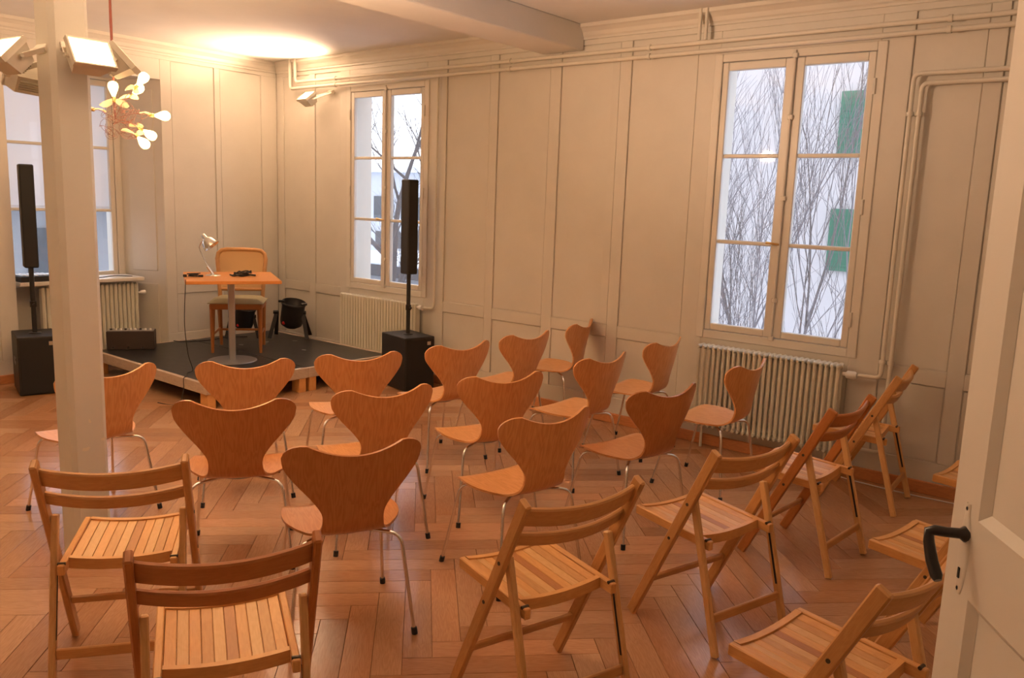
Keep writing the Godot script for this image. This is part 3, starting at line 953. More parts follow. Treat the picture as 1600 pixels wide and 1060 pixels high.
func build_table() -> void:
	var t := thing("pedestal_table", "square beech table on a grey steel pedestal on the stage", "table", Vector3(1.19, 0.201, 1.315), 1.07)
	var b := MB.new()
	b.box(Vector3(0, 0.705, 0), Vector3(0.73, 0.026, 0.80), 0.003)
	obj("table_top", b, M.table_wood, t)
	b = MB.new()
	b.box(Vector3(0, 0.35, 0), Vector3(0.055, 0.69, 0.055), 0.006)
	b.box(Vector3(0, 0.688, 0), Vector3(0.3, 0.01, 0.3), 0.0)
	obj("pedestal", b, M.steel, t)
	b = MB.new()
	b.lathe([Vector2(0.0, 0.0), Vector2(0.20, 0.0), Vector2(0.20, 0.006), Vector2(0.185, 0.012), Vector2(0.03, 0.016), Vector2(0.0, 0.016)], Vector3.ZERO, 40)
	obj("base_plate", b, M.steel, t)
	# lamp
	var Y := 0.918
	var l := thing("desk_lamp", "small chrome desk lamp with a tilted reflector shade", "lamp", Vector3(1.07, Y, 1.405))
	b = MB.new()
	b.lathe([Vector2(0, 0), Vector2(0.062, 0), Vector2(0.063, 0.004), Vector2(0.05, 0.010), Vector2(0.012, 0.013), Vector2(0, 0.013)], Vector3.ZERO, 28)
	obj("base", b, M.chrome, l)
	var right := Vector3(0.78, 0, -0.626)
	b = MB.new()
	b.tube([Vector3(0, 0.008, 0), right * -0.045 + Vector3(0, 0.075, 0)], 0.011, 10)
	obj("joint", b, M.chrome, l)
	b = MB.new()
	var stem := []
	for q in [[-0.04, 0.068], [-0.075, 0.14], [-0.105, 0.205], [-0.112, 0.235], [-0.10, 0.265], [-0.075, 0.292], [-0.055, 0.305]]: stem.append(right * q[0] + Vector3(0, q[1], 0))
	b.tube(stem, 0.0045, 8)
	obj("stem", b, M.chrome, l)
	b = MB.new()
	var ax := (right * 0.62 + Vector3(0, -0.78, 0)).normalized()
	var R := Basis(ax.cross(Vector3(0.626, 0, 0.78)).normalized(), -ax, Vector3(0.626, 0, 0.78))
	R.x = R.y.cross(R.z)
	b.lathe([Vector2(0.0, 0.125), Vector2(0.018, 0.12), Vector2(0.022, 0.085), Vector2(0.034, 0.078), Vector2(0.055, 0.055), Vector2(0.066, 0.02), Vector2(0.07, 0.0), Vector2(0.067, 0.0), Vector2(0.052, 0.05), Vector2(0.03, 0.07), Vector2(0, 0.072)], right * -0.005 + Vector3(0, 0.245, 0), 24, R)
	obj("shade", b, M.chrome, l)
	# black things lying on the table
	b = MB.new()
	var path := []
	for k in 90:
		var a := TAU * k / 22.0
		path.append(Vector3(cos(a) * (0.055 + 0.012 * sin(k * 0.7)) + 0.0007 * k, 0.008 + 0.0004 * k + 0.004 * sin(k * 1.3), sin(a) * 0.035))
	b.tube(path, 0.006, 6)
	for k in 3: b.tube([Vector3(0.05, 0.01, 0.01 * k), Vector3(0.10, 0.015, 0.01 * k - 0.01), Vector3(0.145, 0.010, 0.012 * k - 0.01)], 0.008, 6)
	var o := obj("cable_coil", b, M.black)
	o.position = Vector3(1.225, Y, 1.275); o.rotation.y = 1.07
	tag(o, "coiled black microphone cable lying on the table", "cable")
	b = MB.new()
	path = []
	for k in 50:
		var a := TAU * k / 17.0
		path.append(Vector3(cos(a) * 0.05 + 0.02 * sin(k * 0.3), 0.006 + 0.0005 * k, sin(a) * 0.02))
	b.tube(path, 0.004, 6)
	b.box(Vector3(-0.065, 0.012, 0.0), Vector3(0.03, 0.022, 0.02), 0.004)
	b.box(Vector3(0.055, 0.010, 0.004), Vector3(0.04, 0.018, 0.015), 0.004)
	o = obj("lamp_lead", b, M.black)
	o.position = Vector3(1.10, Y, 1.60); o.rotation.y = 1.07
	tag(o, "bundled black lead with plug beside the lamp", "cable")
	cable("power_cable", "thin black cable hanging off the table and over the stage edge", [Vector3(1.33, 0.925, 1.80), Vector3(1.395, 0.90, 1.84), Vector3(1.40, 0.6, 1.86), Vector3(1.385, 0.35, 1.83), Vector3(1.36, 0.212, 1.78), Vector3(1.42, 0.206, 1.86), Vector3(1.53, 0.206, 1.93), Vector3(1.55, 0.20, 1.967), Vector3(1.555, 0.10, 1.975), Vector3(1.56, 0.006, 2.03), Vector3(1.4, 0.005, 2.1)], 0.003, "black")
	cable("floor_cable", "thin black cable along the foot of the stage wall", [Vector3(0.03, 0.204, 1.2), Vector3(0.12, 0.204, 1.16), Vector3(0.2, 0.204, 0.95), Vector3(0.16, 0.204, 0.7), Vector3(0.25, 0.204, 0.55)], 0.004, "black")

func build_stage_chair() -> void:
	var t := thing("cane_chair", "wooden chair with cane back and olive seat behind the stage table", "chair", Vector3(0.776, 0.204, 0.976), 0.87)
	# local z points to the front of the chair
	var b := MB.new()
	for s in [-1.0, 1.0]:
		b = MB.new()
		b.tube([Vector3(0.205 * s, 0.0, 0.20), Vector3(0.20 * s, 0.43, 0.19)], 0.02, 4, true, [0.013, 0.026])
		obj("leg", b, M.teak, t)
		b = MB.new()
		b.tube([Vector3(0.19 * s, 0.0, -0.22), Vector3(0.195 * s, 0.43, -0.17)], 0.02, 4, true, [0.014, 0.024])
		obj("leg", b, M.teak, t)
	b = MB.new()
	b.box(Vector3(0, 0.415, 0.01), Vector3(0.44, 0.055, 0.40), 0.006)
	obj("apron", b, M.teak, t)
	b = MB.new()
	var P := []
	for i in 9:
		var row := []
		for j in 9:
			var u := -1.0 + j / 4.0
			var w := -1.0 + i / 4.0
			row.append(Vector3(0.235 * u, 0.443 + 0.04 * sqrt(maxf(0.0, (1 - pow(absf(u), 5)) * (1 - pow(absf(w), 5)))), 0.015 + 0.22 * w))
		P.append(row)
	b.grid(P, false, [], true)
	b.box(Vector3(0, 0.443, 0.015), Vector3(0.47, 0.006, 0.44), 0.0)
	obj("cushion", b, M.olive_cloth, t)
	b = MB.new()
	var ring := []
	var lean := func(y: float) -> float: return -0.185 - (y - 0.46) * 0.16
	for q in [[-0.185, 0.42], [-0.19, 0.50], [-0.205, 0.70], [-0.215, 0.80], [-0.205, 0.85], [-0.175, 0.878], [-0.13, 0.886], [0.0, 0.888], [0.13, 0.886], [0.175, 0.878], [0.205, 0.85], [0.215, 0.80], [0.205, 0.70], [0.19, 0.50], [0.185, 0.42]]:
		ring.append(Vector3(q[0], q[1], lean.call(q[1])))
	b.tube(ring, 0.019, 8)
	b.tube([Vector3(-0.19, 0.525, lean.call(0.525)), Vector3(0.19, 0.525, lean.call(0.525))], 0.015, 8)
	obj("back_frame", b, M.beech1, t)
	b = MB.new()
	var poly := []
	for q in [[-0.185, 0.53], [0.185, 0.53], [0.203, 0.79], [0.19, 0.86], [0.13, 0.874], [-0.13, 0.874], [-0.19, 0.86], [-0.203, 0.79]]: poly.append(Vector3(q[0], q[1], lean.call(q[1])))
	b.poly(poly)
	var back := poly.duplicate(); back.reverse()
	for k in back.size(): back[k] = back[k] + Vector3(0, 0, -0.004)
	b.poly(back)
	obj("cane_panel", b, M.cane, t)
	b = MB.new()
	b.box(Vector3(0.0, 0.15, -0.19), Vector3(0.37, 0.02, 0.015), 0.003)
	for s in [-1.0, 1.0]: b.bar(Vector3(0.197 * s, 0.16, -0.19), Vector3(0.202 * s, 0.16, 0.19), Vector3.UP, 0.02, 0.014, 0.003)
	obj("stretcher", b, M.teak, t)

func build_audio() -> void:
	var n := 0
	for e in [[Vector3(2.247, 0, 0.285), 1.348, "under the far window beside the stage"], [Vector3(0.375, 0, 2.548), 1.31, "in front of the niche, left of the stage"]]:
		var t := thing("subwoofer", "black box subwoofer " + e[2], "speaker", e[0], e[1], "subwoofers flanking the stage")
		var b := MB.new()
		b.box(Vector3(0, 0.232, 0), Vector3(0.29, 0.456, 0.40), 0.006)
		obj("cabinet", b, M.black, t)
		b = MB.new()
		b.box(Vector3(0, 0.228, 0.2015), Vector3(0.265, 0.42, 0.006), 0.002)
		var g := obj("grille", b, M.grille, t)
		b = MB.new()
		b.box(Vector3(0.085, 0.405, 0.206), Vector3(0.034, 0.03, 0.003), 0.001)
		obj("badge", b, M.badge, g)
		for s in [-1.0, 1.0]:
			b = MB.new()
			b.box(Vector3(0.1455 * s, 0.25, 0), Vector3(0.003, 0.06, 0.13), 0.001)
			b.box(Vector3(0.1465 * s, 0.262, 0), Vector3(0.006, 0.018, 0.10), 0.002)
			obj("handle", b, M.black_gloss, t)
		b = MB.new()
		b.lathe([Vector2(0, 0), Vector2(0.045, 0), Vector2(0.045, 0.006), Vector2(0.02, 0.009), Vector2(0, 0.009)], Vector3(0, 0.46, 0.0), 20)
		obj("pole_socket", b, M.black_gloss, t)
		var c := thing("column_speaker", "slim black column loudspeaker on a pole, " + ["before the far window", "before the niche window"][n], "speaker", e[0] + Vector3(0, 0.469, 0), e[1], "column speakers on poles")
		b = MB.new()
		b.tube([Vector3(0, 0, 0), Vector3(0, 0.52, 0)], 0.0175, 12)
		obj("pole", b, M.black, c)
		b = MB.new()
		b.tube([Vector3(0, 0.20, 0), Vector3(0, 0.245, 0)], 0.024, 12)
		b.tube([Vector3(0, 0.222, 0), Vector3(0, 0.222, 0.05)], 0.008, 8)
		obj("collar", b, M.black_gloss, c)
		b = MB.new()
		b.box(Vector3(0, 0.905, 0), Vector3(0.10, 0.79, 0.12), 0.008)
		var k := obj("cabinet", b, M.black, c)
		b = MB.new()
		b.box(Vector3(0, 0.905, 0.061), Vector3(0.088, 0.77, 0.006), 0.002)
		obj("grille", b, M.grille, k)
		n += 1
	# amplifier on the stage
	var a := thing("amplifier", "dark brown amplifier with a row of knobs on its top panel", "amplifier", Vector3(0.155, 0.201, 1.665), 0.963)
	var b := MB.new()
	b.box(Vector3(0, 0.085, 0), Vector3(0.39, 0.165, 0.15), 0.005)
	obj("case", b, M.amp_case, a)
	b = MB.new()
	b.box(Vector3(0, 0.170, 0.0), Vector3(0.38, 0.008, 0.12), 0.002)
	var pn := obj("control_panel", b, M.steel, a)
	for k in 9:
		b = MB.new()
		b.lathe([Vector2(0, 0.014), Vector2(0.009, 0.013), Vector2(0.011, 0.0)], Vector3(-0.16 + 0.04 * k, 0.174, 0.03), 10)
		obj("knob", b, M.white_plastic if k % 3 else M.black, pn)
	for k in 3:
		b = MB.new()
		b.lathe([Vector2(0, 0.003), Vector2(0.007, 0.0)], Vector3(-0.14 + 0.12 * k, 0.022, 0.0752), 8, Basis(Vector3.RIGHT, Vector3.BACK, Vector3.UP))
		obj("screw", b, M.badge, a)
	# mixing desk on the niche sill
	var m := thing("mixing_desk", "black mixing desk with lit faders on the niche sill", "mixer", Vector3(-0.17, 0.819, 2.33), PI / 2)
	b = MB.new()
	b.prism([Vector2(-0.14, -0.13), Vector2(0.14, -0.13), Vector2(0.14, 0.13), Vector2(-0.14, 0.13)], 0.0, 0.045)
	obj("case", b, M.black, m)
	for k in 7:
		b = MB.new()
		b.box(Vector3(-0.11 + 0.036 * k, 0.049, 0.0), Vector3(0.024, 0.006, 0.19), 0.001)
		obj("channel_strip", b, M.white_plastic if k % 2 else M.steel, m)
	cable("sill_cable", "thin dark cable lying on the niche sill", [Vector3(-0.1, 0.822, 2.12), Vector3(-0.2, 0.822, 2.0), Vector3(-0.12, 0.822, 1.8), Vector3(-0.2, 0.822, 1.62), Vector3(-0.08, 0.822, 1.52)], 0.004, "black")
	# two PAR cans standing on the stage
	n = 0
	for e in [[Vector3(0.575, 0.208, 0.27), 0.75, "beside the far window, leaning back"], [Vector3(0.28, 0.207, 0.62), 0.95, "behind the cane chair"]]:
		var p := thing("par_can", "black stage spotlight on folding legs " + e[2], "spotlight", e[0], e[1], "floor spotlights on the stage")
		var R := Basis(Vector3.RIGHT, 0.22) * Basis(Vector3.BACK, -0.16)
		b = MB.new()
		b.lathe([Vector2(0.0, 0.0), Vector2(0.05, 0.005), Vector2(0.085, 0.03), Vector2(0.092, 0.06), Vector2(0.092, 0.20), Vector2(0.098, 0.205), Vector2(0.098, 0.225), Vector2(0.088, 0.225), Vector2(0.085, 0.15), Vector2(0, 0.14)], Vector3(0, 0.085, 0.0), 24, R)
		obj("body", b, M.black, p)
		for s in [-1.0, 1.0]:
			b = MB.new()
			b.bar(Vector3(0.104 * s, 0.22, 0.04), Vector3(0.15 * s, 0.008, 0.11), Vector3(1, 0, 0), 0.03, 0.008, 0.001)
			b.bar(Vector3(0.104 * s, 0.22, 0.04), Vector3(0.14 * s, 0.008, -0.10), Vector3(1, 0, 0), 0.03, 0.008, 0.001)
			b.tube([Vector3(0.095 * s, 0.215, 0.04), Vector3(0.13 * s, 0.215, 0.04)], 0.016, 10)
			obj("bracket", b, M.black, p)
		for s in [-1.0, 1.0]:
			b = MB.new()
			var q := R * Vector3(0.07 * s, 0.225, 0.05) + Vector3(0, 0.085, 0)
			b.box(q + Vector3(0.02 * s, 0.012, 0), Vector3(0.05, 0.02, 0.014), 0.003)
			obj("clip", b, M.black_gloss, p)
		b = MB.new()
		b.lathe([Vector2(0, 0.006), Vector2(0.012, 0.004), Vector2(0.014, 0.0)], R * Vector3(-0.05, 0.06, 0.077) + Vector3(0, 0.085, 0), 12, Basis(Vector3.RIGHT, Vector3(0, 0, 1), Vector3.DOWN))
		obj("indicator", b, M.red, p)
		p.scale = Vector3.ONE * (1.2 if n == 0 else 1.0)
		n += 1

# ------------------------------------------------------------------ lights
func flood(label: String, at: Vector3, aim: Vector3, across: Vector3, mount: Vector3, energy: float) -> void:
	var t := thing("floodlight", label, "floodlight")
	var z := aim.normalized()
	var x := (across - z * across.dot(z)).normalized()
	var y := z.cross(x)
	t.transform = Transform3D(Basis(x, y, z), at)
	var b := MB.new()
	# rim and tapering case
	var rings := []
	for q in [[0.085, 0.065, 0.0], [0.085, 0.065, -0.02], [0.078, 0.058, -0.022], [0.055, 0.038, -0.095]]:
		rings.append([Vector3(-q[0], -q[1], q[2]), Vector3(q[0], -q[1], q[2]), Vector3(q[0], q[1], q[2]), Vector3(-q[0], q[1], q[2])])
	for i in 3:
		for k in 4:
			var j := (k + 1) % 4
			b.face(Vector3(0, 0, -0.04), [rings[i][k], rings[i][j], rings[i + 1][j], rings[i + 1][k]], Vector3.RIGHT, Vector3.UP)
	b.face(Vector3(0, 0, -0.04), rings[3], Vector3.RIGHT, Vector3.UP)
	for q in [[0.0, 0.061, 0.17, 0.008], [0.0, -0.061, 0.17, 0.008], [0.081, 0.0, 0.008, 0.114], [-0.081, 0.0, 0.008, 0.114]]:
		b.box(Vector3(q[0], q[1], 0.001), Vector3(q[2], q[3], 0.006), 0.001)
	for k in 5: b.box(Vector3(0, -0.02 + 0.01 * k, -0.098), Vector3(0.09, 0.003, 0.012))
	obj("case", b, M.flood_case, t)
	b = MB.new()
	b.poly([Vector3(-0.077, -0.057, 0.0), Vector3(0.077, -0.057, 0.0), Vector3(0.077, 0.057, 0.0), Vector3(-0.077, 0.057, 0.0)])
	obj("lamp_glass", b, M.flood_glow, t)
	b = MB.new()
	var inv := t.transform.affine_inverse()
	var m := inv * mount
	for s in [-1.0, 1.0]:
		b.bar(Vector3(0.09 * s, 0, -0.04), m + Vector3(0.03 * s, 0, 0), Vector3(0, 1, 0), 0.022, 0.004, 0.0)
	b.box(m, Vector3(0.08, 0.03, 0.03), 0.003)
	b.tube([Vector3(-0.093, 0, -0.04), Vector3(0.093, 0, -0.04)], 0.007, 8)
	obj("bracket", b, M.flood_case, t)
	var l := SpotLight3D.new()
	l.name = "lamp"
	l.light_color = Color(1.0, 0.82, 0.66)
	l.light_energy = energy
	l.light_size = 0.06
	l.spot_angle = 66.0
	l.spot_angle_attenuation = 1.0
	l.spot_range = 14.0
	l.spot_attenuation = 2.0
	l.shadow_enabled = true
	t.add_child(l)
	l.transform = Transform3D(Basis(Vector3.RIGHT, Vector3.UP, Vector3.BACK).rotated(Vector3.UP, PI), Vector3(0, 0, 0.012))

func build_lights() -> void:
	flood("cream floodlight with a glaring face on the pillar side towards the folding chairs", Vector3(3.885, 2.15, 3.625), Vector3(0.84, 0.54, 0.0), Vector3(0, 0, -1), Vector3(3.776, 2.17, 3.66), FLOOD)
	flood("cream floodlight tilted away on the pillar side facing the windows", Vector3(3.765, 2.172, 3.425), Vector3(0.42, 0.66, -0.62), Vector3(0.8, 0, 0.55), Vector3(3.70, 2.15, 3.578), FLOOD * 1.3)
	flood("cream floodlight on the pillar side facing away from the windows", Vector3(3.70, 2.14, 3.885), Vector3(0.08, 0.68, 0.72), Vector3(-1, 0, 0.1), Vector3(3.70, 2.16, 3.734), FLOOD * 0.4)
	flood("cream floodlight on the pillar side that faces the stage", Vector3(3.50, 2.08, 3.72), Vector3(-0.75, 0.62, -0.15), Vector3(0, 0, 1), Vector3(3.619, 2.12, 3.66), FLOOD)
	flood("cream floodlight on the window wall aimed at the ceiling corner", Vector3(0.74, 2.53, 0.20), Vector3(-0.06, 0.76, 0.62), Vector3(0.9, 0, 0.1), Vector3(0.90, 2.575, 0.03), FLOOD * 1.05)
	# winged bulb chandelier
	var hub := Vector3(2.53, 2.03, 2.885)
	var t := thing("winged_chandelier", "chandelier of winged bulbs on tangled red wires", "chandelier", hub)
	var b := MB.new()
	b.tube([Vector3(0.0, CEIL - hub.y, 0.0), Vector3(0.004, 0.5, 0.0), Vector3(0.0, 0.14, 0.0), Vector3(0, -0.02, 0)], 0.0055, 6)
	b.tube([Vector3(0.006, CEIL - hub.y, 0.004), Vector3(-0.004, 0.5, 0.004), Vector3(0.006, 0.14, 0.0), Vector3(0, -0.03, 0)], 0.004, 6)
	obj("cable", b, M.red_wire, t)
	b = MB.new()
	var r2 := RandomNumberGenerator.new()
	r2.seed = 77
	var ends := [Vector3(0.004, 0.126, 0.005), Vector3(0.119, 0.188, -0.098), Vector3(-0.031, 0.146, -0.146), Vector3(0.192, 0.003, -0.165), Vector3(0.02, -0.089, -0.176), Vector3(0.181, -0.144, -0.057), Vector3(-0.15, 0.03, 0.1)]
	for k in 34:
		var p := []
		var c := Vector3(r2.randf_range(-0.06, 0.10), r2.randf_range(-0.11, 0.04), r2.randf_range(-0.12, 0.06))
		var u := Vector3(r2.randf_range(-1, 1), r2.randf_range(-1, 1), r2.randf_range(-1, 1)).normalized()
		var w := u.cross(Vector3(r2.randf_range(-1, 1), r2.randf_range(-1, 1), r2.randf_range(-1, 1))).normalized()
		var rad := r2.randf_range(0.014, 0.045)
		for s in 12: p.append(c + (u * cos(s * 0.6) + w * sin(s * 0.6)) * rad + Vector3(0.002 * s, 0, -0.002 * s))
		b.tube(p, 0.0011, 4, false)
	var tang := obj("wire_tangle", b, M.red_wire, t)
	tang.set_meta("kind", "stuff")
	for k in ends.size():
		var e: Vector3 = ends[k]
		var dir := e.normalized()
		b = MB.new()
		b.tube([Vector3(0, -0.02, 0), e * 0.5 + Vector3(0, 0.01, 0.01), e - dir * 0.055], 0.0016, 5, false)
		obj("wire", b, M.red_wire, t)
		b = MB.new()
		var sd := dir.cross(Vector3.UP).normalized()
		var R := Basis(sd, dir, sd.cross(dir))
		b.lathe([Vector2(0, -0.03), Vector2(0.008, -0.028), Vector2(0.011, -0.02), Vector2(0.016, -0.008), Vector2(0.024, 0.01), Vector2(0.028, 0.026), Vector2(0.026, 0.042), Vector2(0.017, 0.053), Vector2(0.0, 0.057)], e, 16, R)
		var bulb := obj("bulb", b, M.bulb_glow, t)
		b = MB.new()
		b.lathe([Vector2(0, -0.06), Vector2(0.008, -0.058), Vector2(0.010, -0.028), Vector2(0, -0.028)], e, 10, R)
		obj("socket", b, M.brass, bulb)
		for s in [-1.0, 1.0]:
			b = MB.new()
			var o := e - dir * 0.045
			var side: Vector3 = sd * s
			var P := []
			for q in [[0.0, 0.006, 0.0], [0.02, 0.022, 0.010], [0.045, 0.026, 0.014], [0.068, 0.020, 0.010], [0.085, 0.004, 0.0]]:
				var m: Vector3 = o + side * q[0] - dir * q[0] * 0.35 + R.z * q[2]
				P.append([m - dir * q[1], m + R.z * 0.003, m + dir * q[1] * 0.6])
			b.grid(P)
			obj("wing", b, M.feather, bulb)
		var l := OmniLight3D.new()
		l.name = "bulb_light"
		l.light_color = Color(1.0, 0.80, 0.53)
		l.light_energy = BULB
		l.light_size = 0.025
		l.omni_range = 10.0
		l.omni_attenuation = 2.0
		l.shadow_enabled = true
		t.add_child(l, true)
		l.position = e + dir * 0.015

# ------------------------------------------------------------------ door
func build_door() -> void:
	var d := Node3D.new()
	d.name = "door_1"
	add_child(d)
	d.position = Vector3(7.085, 0, 3.516)
	d.rotation.y = -0.981
	struct(d, "open cream panelled door with a black lever handle", "door")
	var W := 0.86
	var b := MB.new()
	for q in [[0.0, 0.10, 0.01, 2.15], [W - 0.10, W, 0.01, 2.15], [0.10, W - 0.10, 0.01, 0.22], [0.10, W - 0.10, 0.94, 1.09], [0.10, W - 0.10, 2.03, 2.15]]:
		b.box(Vector3((q[0] + q[1]) / 2, (q[2] + q[3]) / 2, -0.02), Vector3(q[1] - q[0], q[3] - q[2], 0.04), 0.0)
	obj("frame", b, M.window_paint, d)
	for q in [[0.22, 0.94], [1.09, 2.03]]:
		b = MB.new()
		b.box(Vector3(W / 2, (q[0] + q[1]) / 2, -0.022), Vector3(W - 0.20, q[1] - q[0], 0.016), 0.0)
		var x0 := 0.10
		var x1 := W - 0.10
		var c := Vector3(W / 2, (q[0] + q[1]) / 2, -0.05)
		var o := [Vector3(x0, q[0], 0.0), Vector3(x1, q[0], 0.0), Vector3(x1, q[1], 0.0), Vector3(x0, q[1], 0.0)]
		var i := [Vector3(x0 + 0.018, q[0] + 0.018, -0.0135), Vector3(x1 - 0.018, q[0] + 0.018, -0.0135), Vector3(x1 - 0.018, q[1] - 0.018, -0.0135), Vector3(x0 + 0.018, q[1] - 0.018, -0.0135)]
		for k in 4: b.face(c, [o[k], o[(k + 1) % 4], i[(k + 1) % 4], i[k]], Vector3.RIGHT, Vector3.UP)
		obj("panel", b, M.window_paint, d)
	b = MB.new()
	var P := []
	for k in 21:
		var u := k / 20.0
		var w := 0.007 + 0.011 * pow(sin(PI * clampf(u * 1.15, 0, 1)), 0.7) + 0.004 * sin(PI * u)
		P.append([Vector3(0.062 - w, 0.935 + 0.175 * u, 0.0002), Vector3(0.062 - w * 0.7, 0.935 + 0.175 * u, 0.0035), Vector3(0.062 + w * 0.7, 0.935 + 0.175 * u, 0.0035), Vector3(0.062 + w, 0.935 + 0.175 * u, 0.0002)])
	b.grid(P)
	b.lathe([Vector2(0, 0.002), Vector2(0.004, 0.0)], Vector3(0.062, 0.945, 0.004), 8, Basis(Vector3.RIGHT, Vector3.BACK, Vector3.UP))
	b.lathe([Vector2(0, 0.002), Vector2(0.004, 0.0)], Vector3(0.062, 1.10, 0.004), 8, Basis(Vector3.RIGHT, Vector3.BACK, Vector3.UP))
	obj("escutcheon", b, M.window_paint, d)
	b = MB.new()
	b.box(Vector3(0.062, 0.975, 0.0045), Vector3(0.006, 0.02, 0.002), 0.0)
	obj("keyhole", b, M.slot, d)
	b = MB.new()
	b.tube([Vector3(0.066, 1.052, 0.0), Vector3(0.066, 1.052, 0.006), Vector3(0.064, 1.052, 0.012), Vector3(0.062, 1.052, 0.035), Vector3(0.056, 1.052, 0.052), Vector3(0.05, 1.047, 0.060), Vector3(0.058, 1.030, 0.062), Vector3(0.075, 1.0, 0.060), Vector3(0.092, 0.978, 0.056), Vector3(0.098, 0.972, 0.055)], 0.009, 12, true, [0.015, 0.015, 0.010, 0.0095, 0.010, 0.0105, 0.010, 0.011, 0.011, 0.007])
	obj("handle", b, M.black_gloss, d)
	cable("white_cord", "thin white cord lying along the baseboard behind the folding chairs", [Vector3(5.75, 0.10, 0.03), Vector3(5.85, 0.006, 0.05), Vector3(6.05, 0.005, 0.09), Vector3(6.3, 0.005, 0.10), Vector3(6.6, 0.005, 0.08), Vector3(6.9, 0.005, 0.10), Vector3(7.4, 0.005, 0.08)], 0.004, "white_plastic", "cord")

# ------------------------------------------------------------------ outside
func branch(b: MB, r: RandomNumberGenerator, p: Vector3, d: Vector3, len: float, rad: float, depth: int, spread: float, zmax: float) -> void:
	var path := [p]
	var rr := [rad]
	var q := p
	var dd := d
	var steps := 4
	for s in steps:
		dd = (dd + Vector3(r.randf_range(-1, 1), r.randf_range(-0.4, 0.7), r.randf_range(-1, 1)) * 0.13).normalized()
		q += dd * len / steps
		if q.z > zmax + 0.4: q.z = zmax + 0.4
		path.append(q)
		rr.append(rad * (1.0 - 0.55 * (s + 1) / steps))
	b.tube(path, rad, 5 if rad > 0.01 else 3, false, rr)
	if depth <= 0 or q.z > zmax: return
	var kids := 4 if depth > 1 else 5
	for k in kids:
		var at: Vector3 = path[1 + (k % (path.size() - 1))]
		var nd := (dd + Vector3(r.randf_range(-1, 1), r.randf_range(-0.2, 0.8), r.randf_range(-1, 1)) * spread).normalized()
		branch(b, r, at, nd, len * r.randf_range(0.5, 0.75), maxf(rad * 0.5, 0.003), depth - 1, spread, zmax)

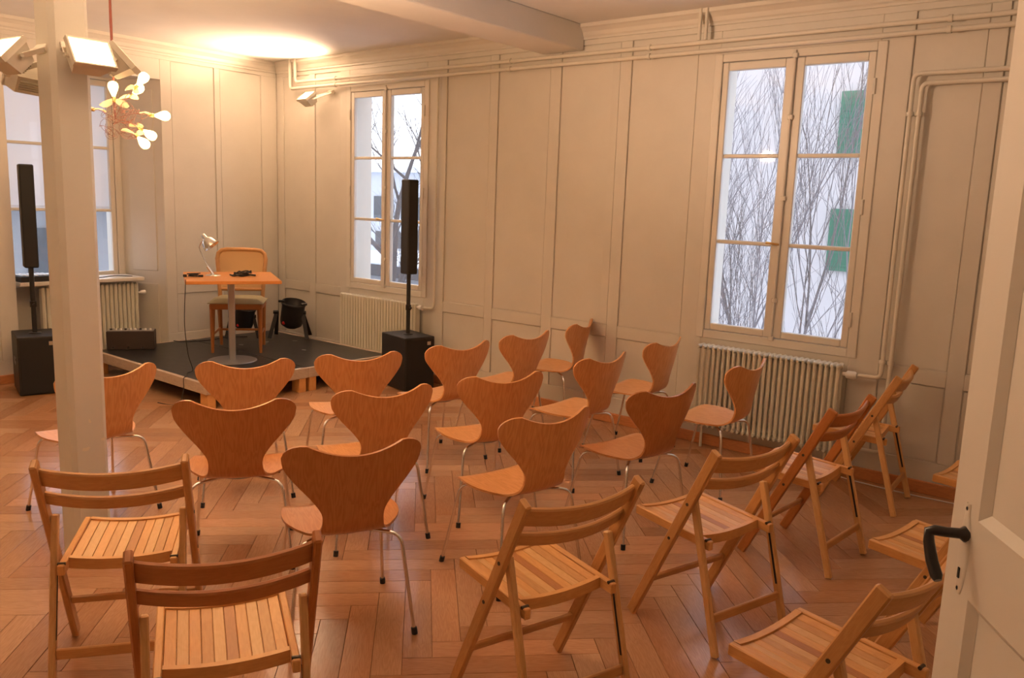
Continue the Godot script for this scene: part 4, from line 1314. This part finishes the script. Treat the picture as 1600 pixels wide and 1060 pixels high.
func build_outside() -> void:
	var b := MB.new()
	b.box(Vector3(-5, -2.6, -25), Vector3(90, 0.2, 49))
	var g := tag(obj("snowy_ground", b, M.snow), "snow covered garden ground outside the windows", "ground")
	g.set_meta("kind", "structure")
	# neighbouring house with green shutters
	var h := thing("neighbour_house", "pale rendered house with green shutters beyond the bare shrubs", "house", Vector3(3.0, -2.5, -8.0))
	b = MB.new()
	b.box(Vector3(1.5, 4.4, -3.0), Vector3(8.4, 8.8, 6.0))
	obj("wall", b, M.render_wall, h)
	for wy in [3.25, 5.0]:
		for wx in [0.0, 2.9]:
			b = MB.new()
			b.box(Vector3(wx + 0.87, wy + 0.45, 0.01), Vector3(0.85, 0.95, 0.03))
			var win := obj("window", b, M.dark_glass, h)
			for s in [0.22, 1.52]:
				b = MB.new()
				b.box(Vector3(wx + s, wy + 0.45, 0.045), Vector3(0.42, 0.95, 0.04), 0.004)
				for k in 9: b.box(Vector3(wx + s, wy + 0.06 + 0.098 * k, 0.07), Vector3(0.34, 0.03, 0.02))
				obj("shutter", b, M.shutter_green, win)
	var roof := MB.new()
	roof.box(Vector3(1.5, 8.9, -2.9), Vector3(9.2, 0.2, 7.0))
	obj("roof", roof, M.snow, h)
	# far buildings and a snowy terrace seen through the window beside the stage
	var f := thing("far_building", "grey flat building far behind the garden tree", "building", Vector3(-26, -2.5, -24))
	b = MB.new()
	b.box(Vector3(0, 2.6, 0), Vector3(16, 5.2, 6))
	obj("wall", b, M.pale_concrete, f)
	for k in 8:
		b = MB.new()
		b.box(Vector3(-6.3 + 1.8 * k, 3.6, 3.02), Vector3(1.2, 1.0, 0.06))
		obj("window", b, M.dark_glass, f)
	b = MB.new()
	b.box(Vector3(0, 5.3, 0), Vector3(16.6, 0.25, 6.6))
	obj("roof", b, M.snow, f)
	var s := thing("garden_shed", "low dark shed roof covered in snow below the stage window", "shed", Vector3(-8.6, -2.5, -10.4))
	b = MB.new()
	b.box(Vector3(0, 1.05, 0), Vector3(4.6, 2.1, 2.2))
	obj("wall", b, M.concrete, s)
	b = MB.new()
	b.box(Vector3(0, 2.24, 0), Vector3(5.0, 0.28, 2.6), 0.02)
	obj("roof_edge", b, M.roof_dark, s)
	b = MB.new()
	b.box(Vector3(0, 2.46, 0), Vector3(5.0, 0.18, 2.6), 0.06)
	obj("snow_cap", b, M.snow, s)
	b = MB.new()
	b.box(Vector3(-0.4, 2.75, -2.6), Vector3(8.0, 0.5, 0.12))
	obj("parapet", b, M.roof_dark, s)
	var k2 := thing("garden_wall", "grey blue outbuilding seen low through the niche window", "building", Vector3(-7.5, -2.5, 1.2))
	b = MB.new()
	b.box(Vector3(0, 1.9, 0), Vector3(2.0, 3.8, 9.0))
	obj("wall", b, M.concrete, k2)
	b = MB.new()
	b.box(Vector3(0.1, 3.9, 0), Vector3(2.6, 0.2, 9.4))
	obj("roof", b, M.snow, k2)
	for k in 5:
		b = MB.new()
		b.box(Vector3(1.02, 2.9, -3.4 + 1.7 * k), Vector3(0.05, 1.1, 0.9))
		obj("window", b, M.dark_glass, k2)
	var r := RandomNumberGenerator.new()
	for e in [["garden_tree", "gnarled bare garden tree seen through the window beside the stage", Vector3(-6.5, -2.5, -7.7), 9, 3.1, 0.13, 5, 0.9, "bark", 1],
			["bare_shrub", "bare thin-stemmed shrub close to the near window", Vector3(4.1, -2.5, -2.6), 21, 2.7, 0.022, 4, 0.40, "bark_hazed", 3],
			["bare_shrub", "bare shrub with haze mixed into its bark colour, standing nearest the neighbouring house", Vector3(1.6, -2.5, -5.0), 34, 3.2, 0.028, 4, 0.42, "bark_hazed", 3],
			["bare_shrub", "bare forking shrub before the green shutters", Vector3(3.4, -2.5, -5.0), 58, 3.4, 0.032, 4, 0.40, "bark", 2]]:
		var t := thing(e[0], e[1], "tree" if e[0] == "garden_tree" else "shrub", e[2], 0.0)
		r.seed = e[3]
		for k in e[9]:
			b = MB.new()
			var d := Vector3(r.randf_range(-0.25, 0.25), 1.0, r.randf_range(-0.25, 0.25)) if e[9] > 1 else Vector3(0.06, 1, 0)
			branch(b, r, Vector3(r.randf_range(-0.25, 0.25) if e[9] > 1 else 0.0, 0, r.randf_range(-0.25, 0.25) if e[9] > 1 else 0.0), d.normalized(), e[4] * r.randf_range(0.85, 1.15), e[5], e[6], e[7], -0.75 - e[2].z)
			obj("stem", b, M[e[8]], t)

const FLOOD := 4.9
const BULB := 0.10

func _ready() -> void:
	rng.seed = 4242
	# camera
	var cam := Camera3D.new()
	cam.name = "camera"
	add_child(cam)
	var yaw := 0.8948675
	var pitch := -0.1654504
	var roll := 0.0356892
	var f := Vector3(-cos(yaw) * cos(pitch), sin(pitch), -sin(yaw) * cos(pitch))
	var r := f.cross(Vector3.UP).normalized()
	var u := r.cross(f)
	var rr := r * cos(roll) + u * sin(roll)
	var uu := u * cos(roll) - r * sin(roll)
	cam.transform = Transform3D(Basis(rr, uu, -f), Vector3(7.3687, 1.6286, 5.2365))
	cam.fov = 44.4
	cam.near = 0.05
	cam.far = 200.0
	cam.current = true
	# overcast winter sky
	var env := Environment.new()
	env.background_mode = Environment.BG_SKY
	var sm := ProceduralSkyMaterial.new()
	sm.sky_top_color = Color(0.85, 0.885, 0.96)
	sm.sky_horizon_color = Color(0.92, 0.935, 0.97)
	sm.ground_bottom_color = Color(0.6, 0.63, 0.68)
	sm.ground_horizon_color = Color(0.85, 0.88, 0.93)
	sm.sky_energy_multiplier = 1.0
	sm.sun_angle_max = 1.0
	var sky := Sky.new()
	sky.sky_material = sm
	env.sky = sky
	env.background_energy_multiplier = 2.45
	env.ambient_light_source = Environment.AMBIENT_SOURCE_SKY
	env.tonemap_mode = Environment.TONE_MAPPER_LINEAR
	env.tonemap_exposure = 1.2
	env.sdfgi_enabled = true
	env.ssao_enabled = true
	env.ssil_enabled = true
	var we := WorldEnvironment.new()
	we.environment = env
	add_child(we)
	make_materials()
	build_shell()
	build_floor()
	build_window("window_1", "tall six-pane casement window beside the stage", Vector3(1.157, 0, 0), 0.0)
	build_window("window_2", "tall six-pane casement window above the columned radiator", Vector3(4.855, 0, 0), 0.0)
	build_window("window_3", "casement window with a pale blind deep in the niche", Vector3(-0.40, 0.0, 2.451), PI / 2, true)
	build_heating()
	build_door()
	build_stage()
	build_shell_chairs()
	build_folding_chairs()
	build_table()
	build_stage_chair()
	build_audio()
	build_lights()
	build_outside()
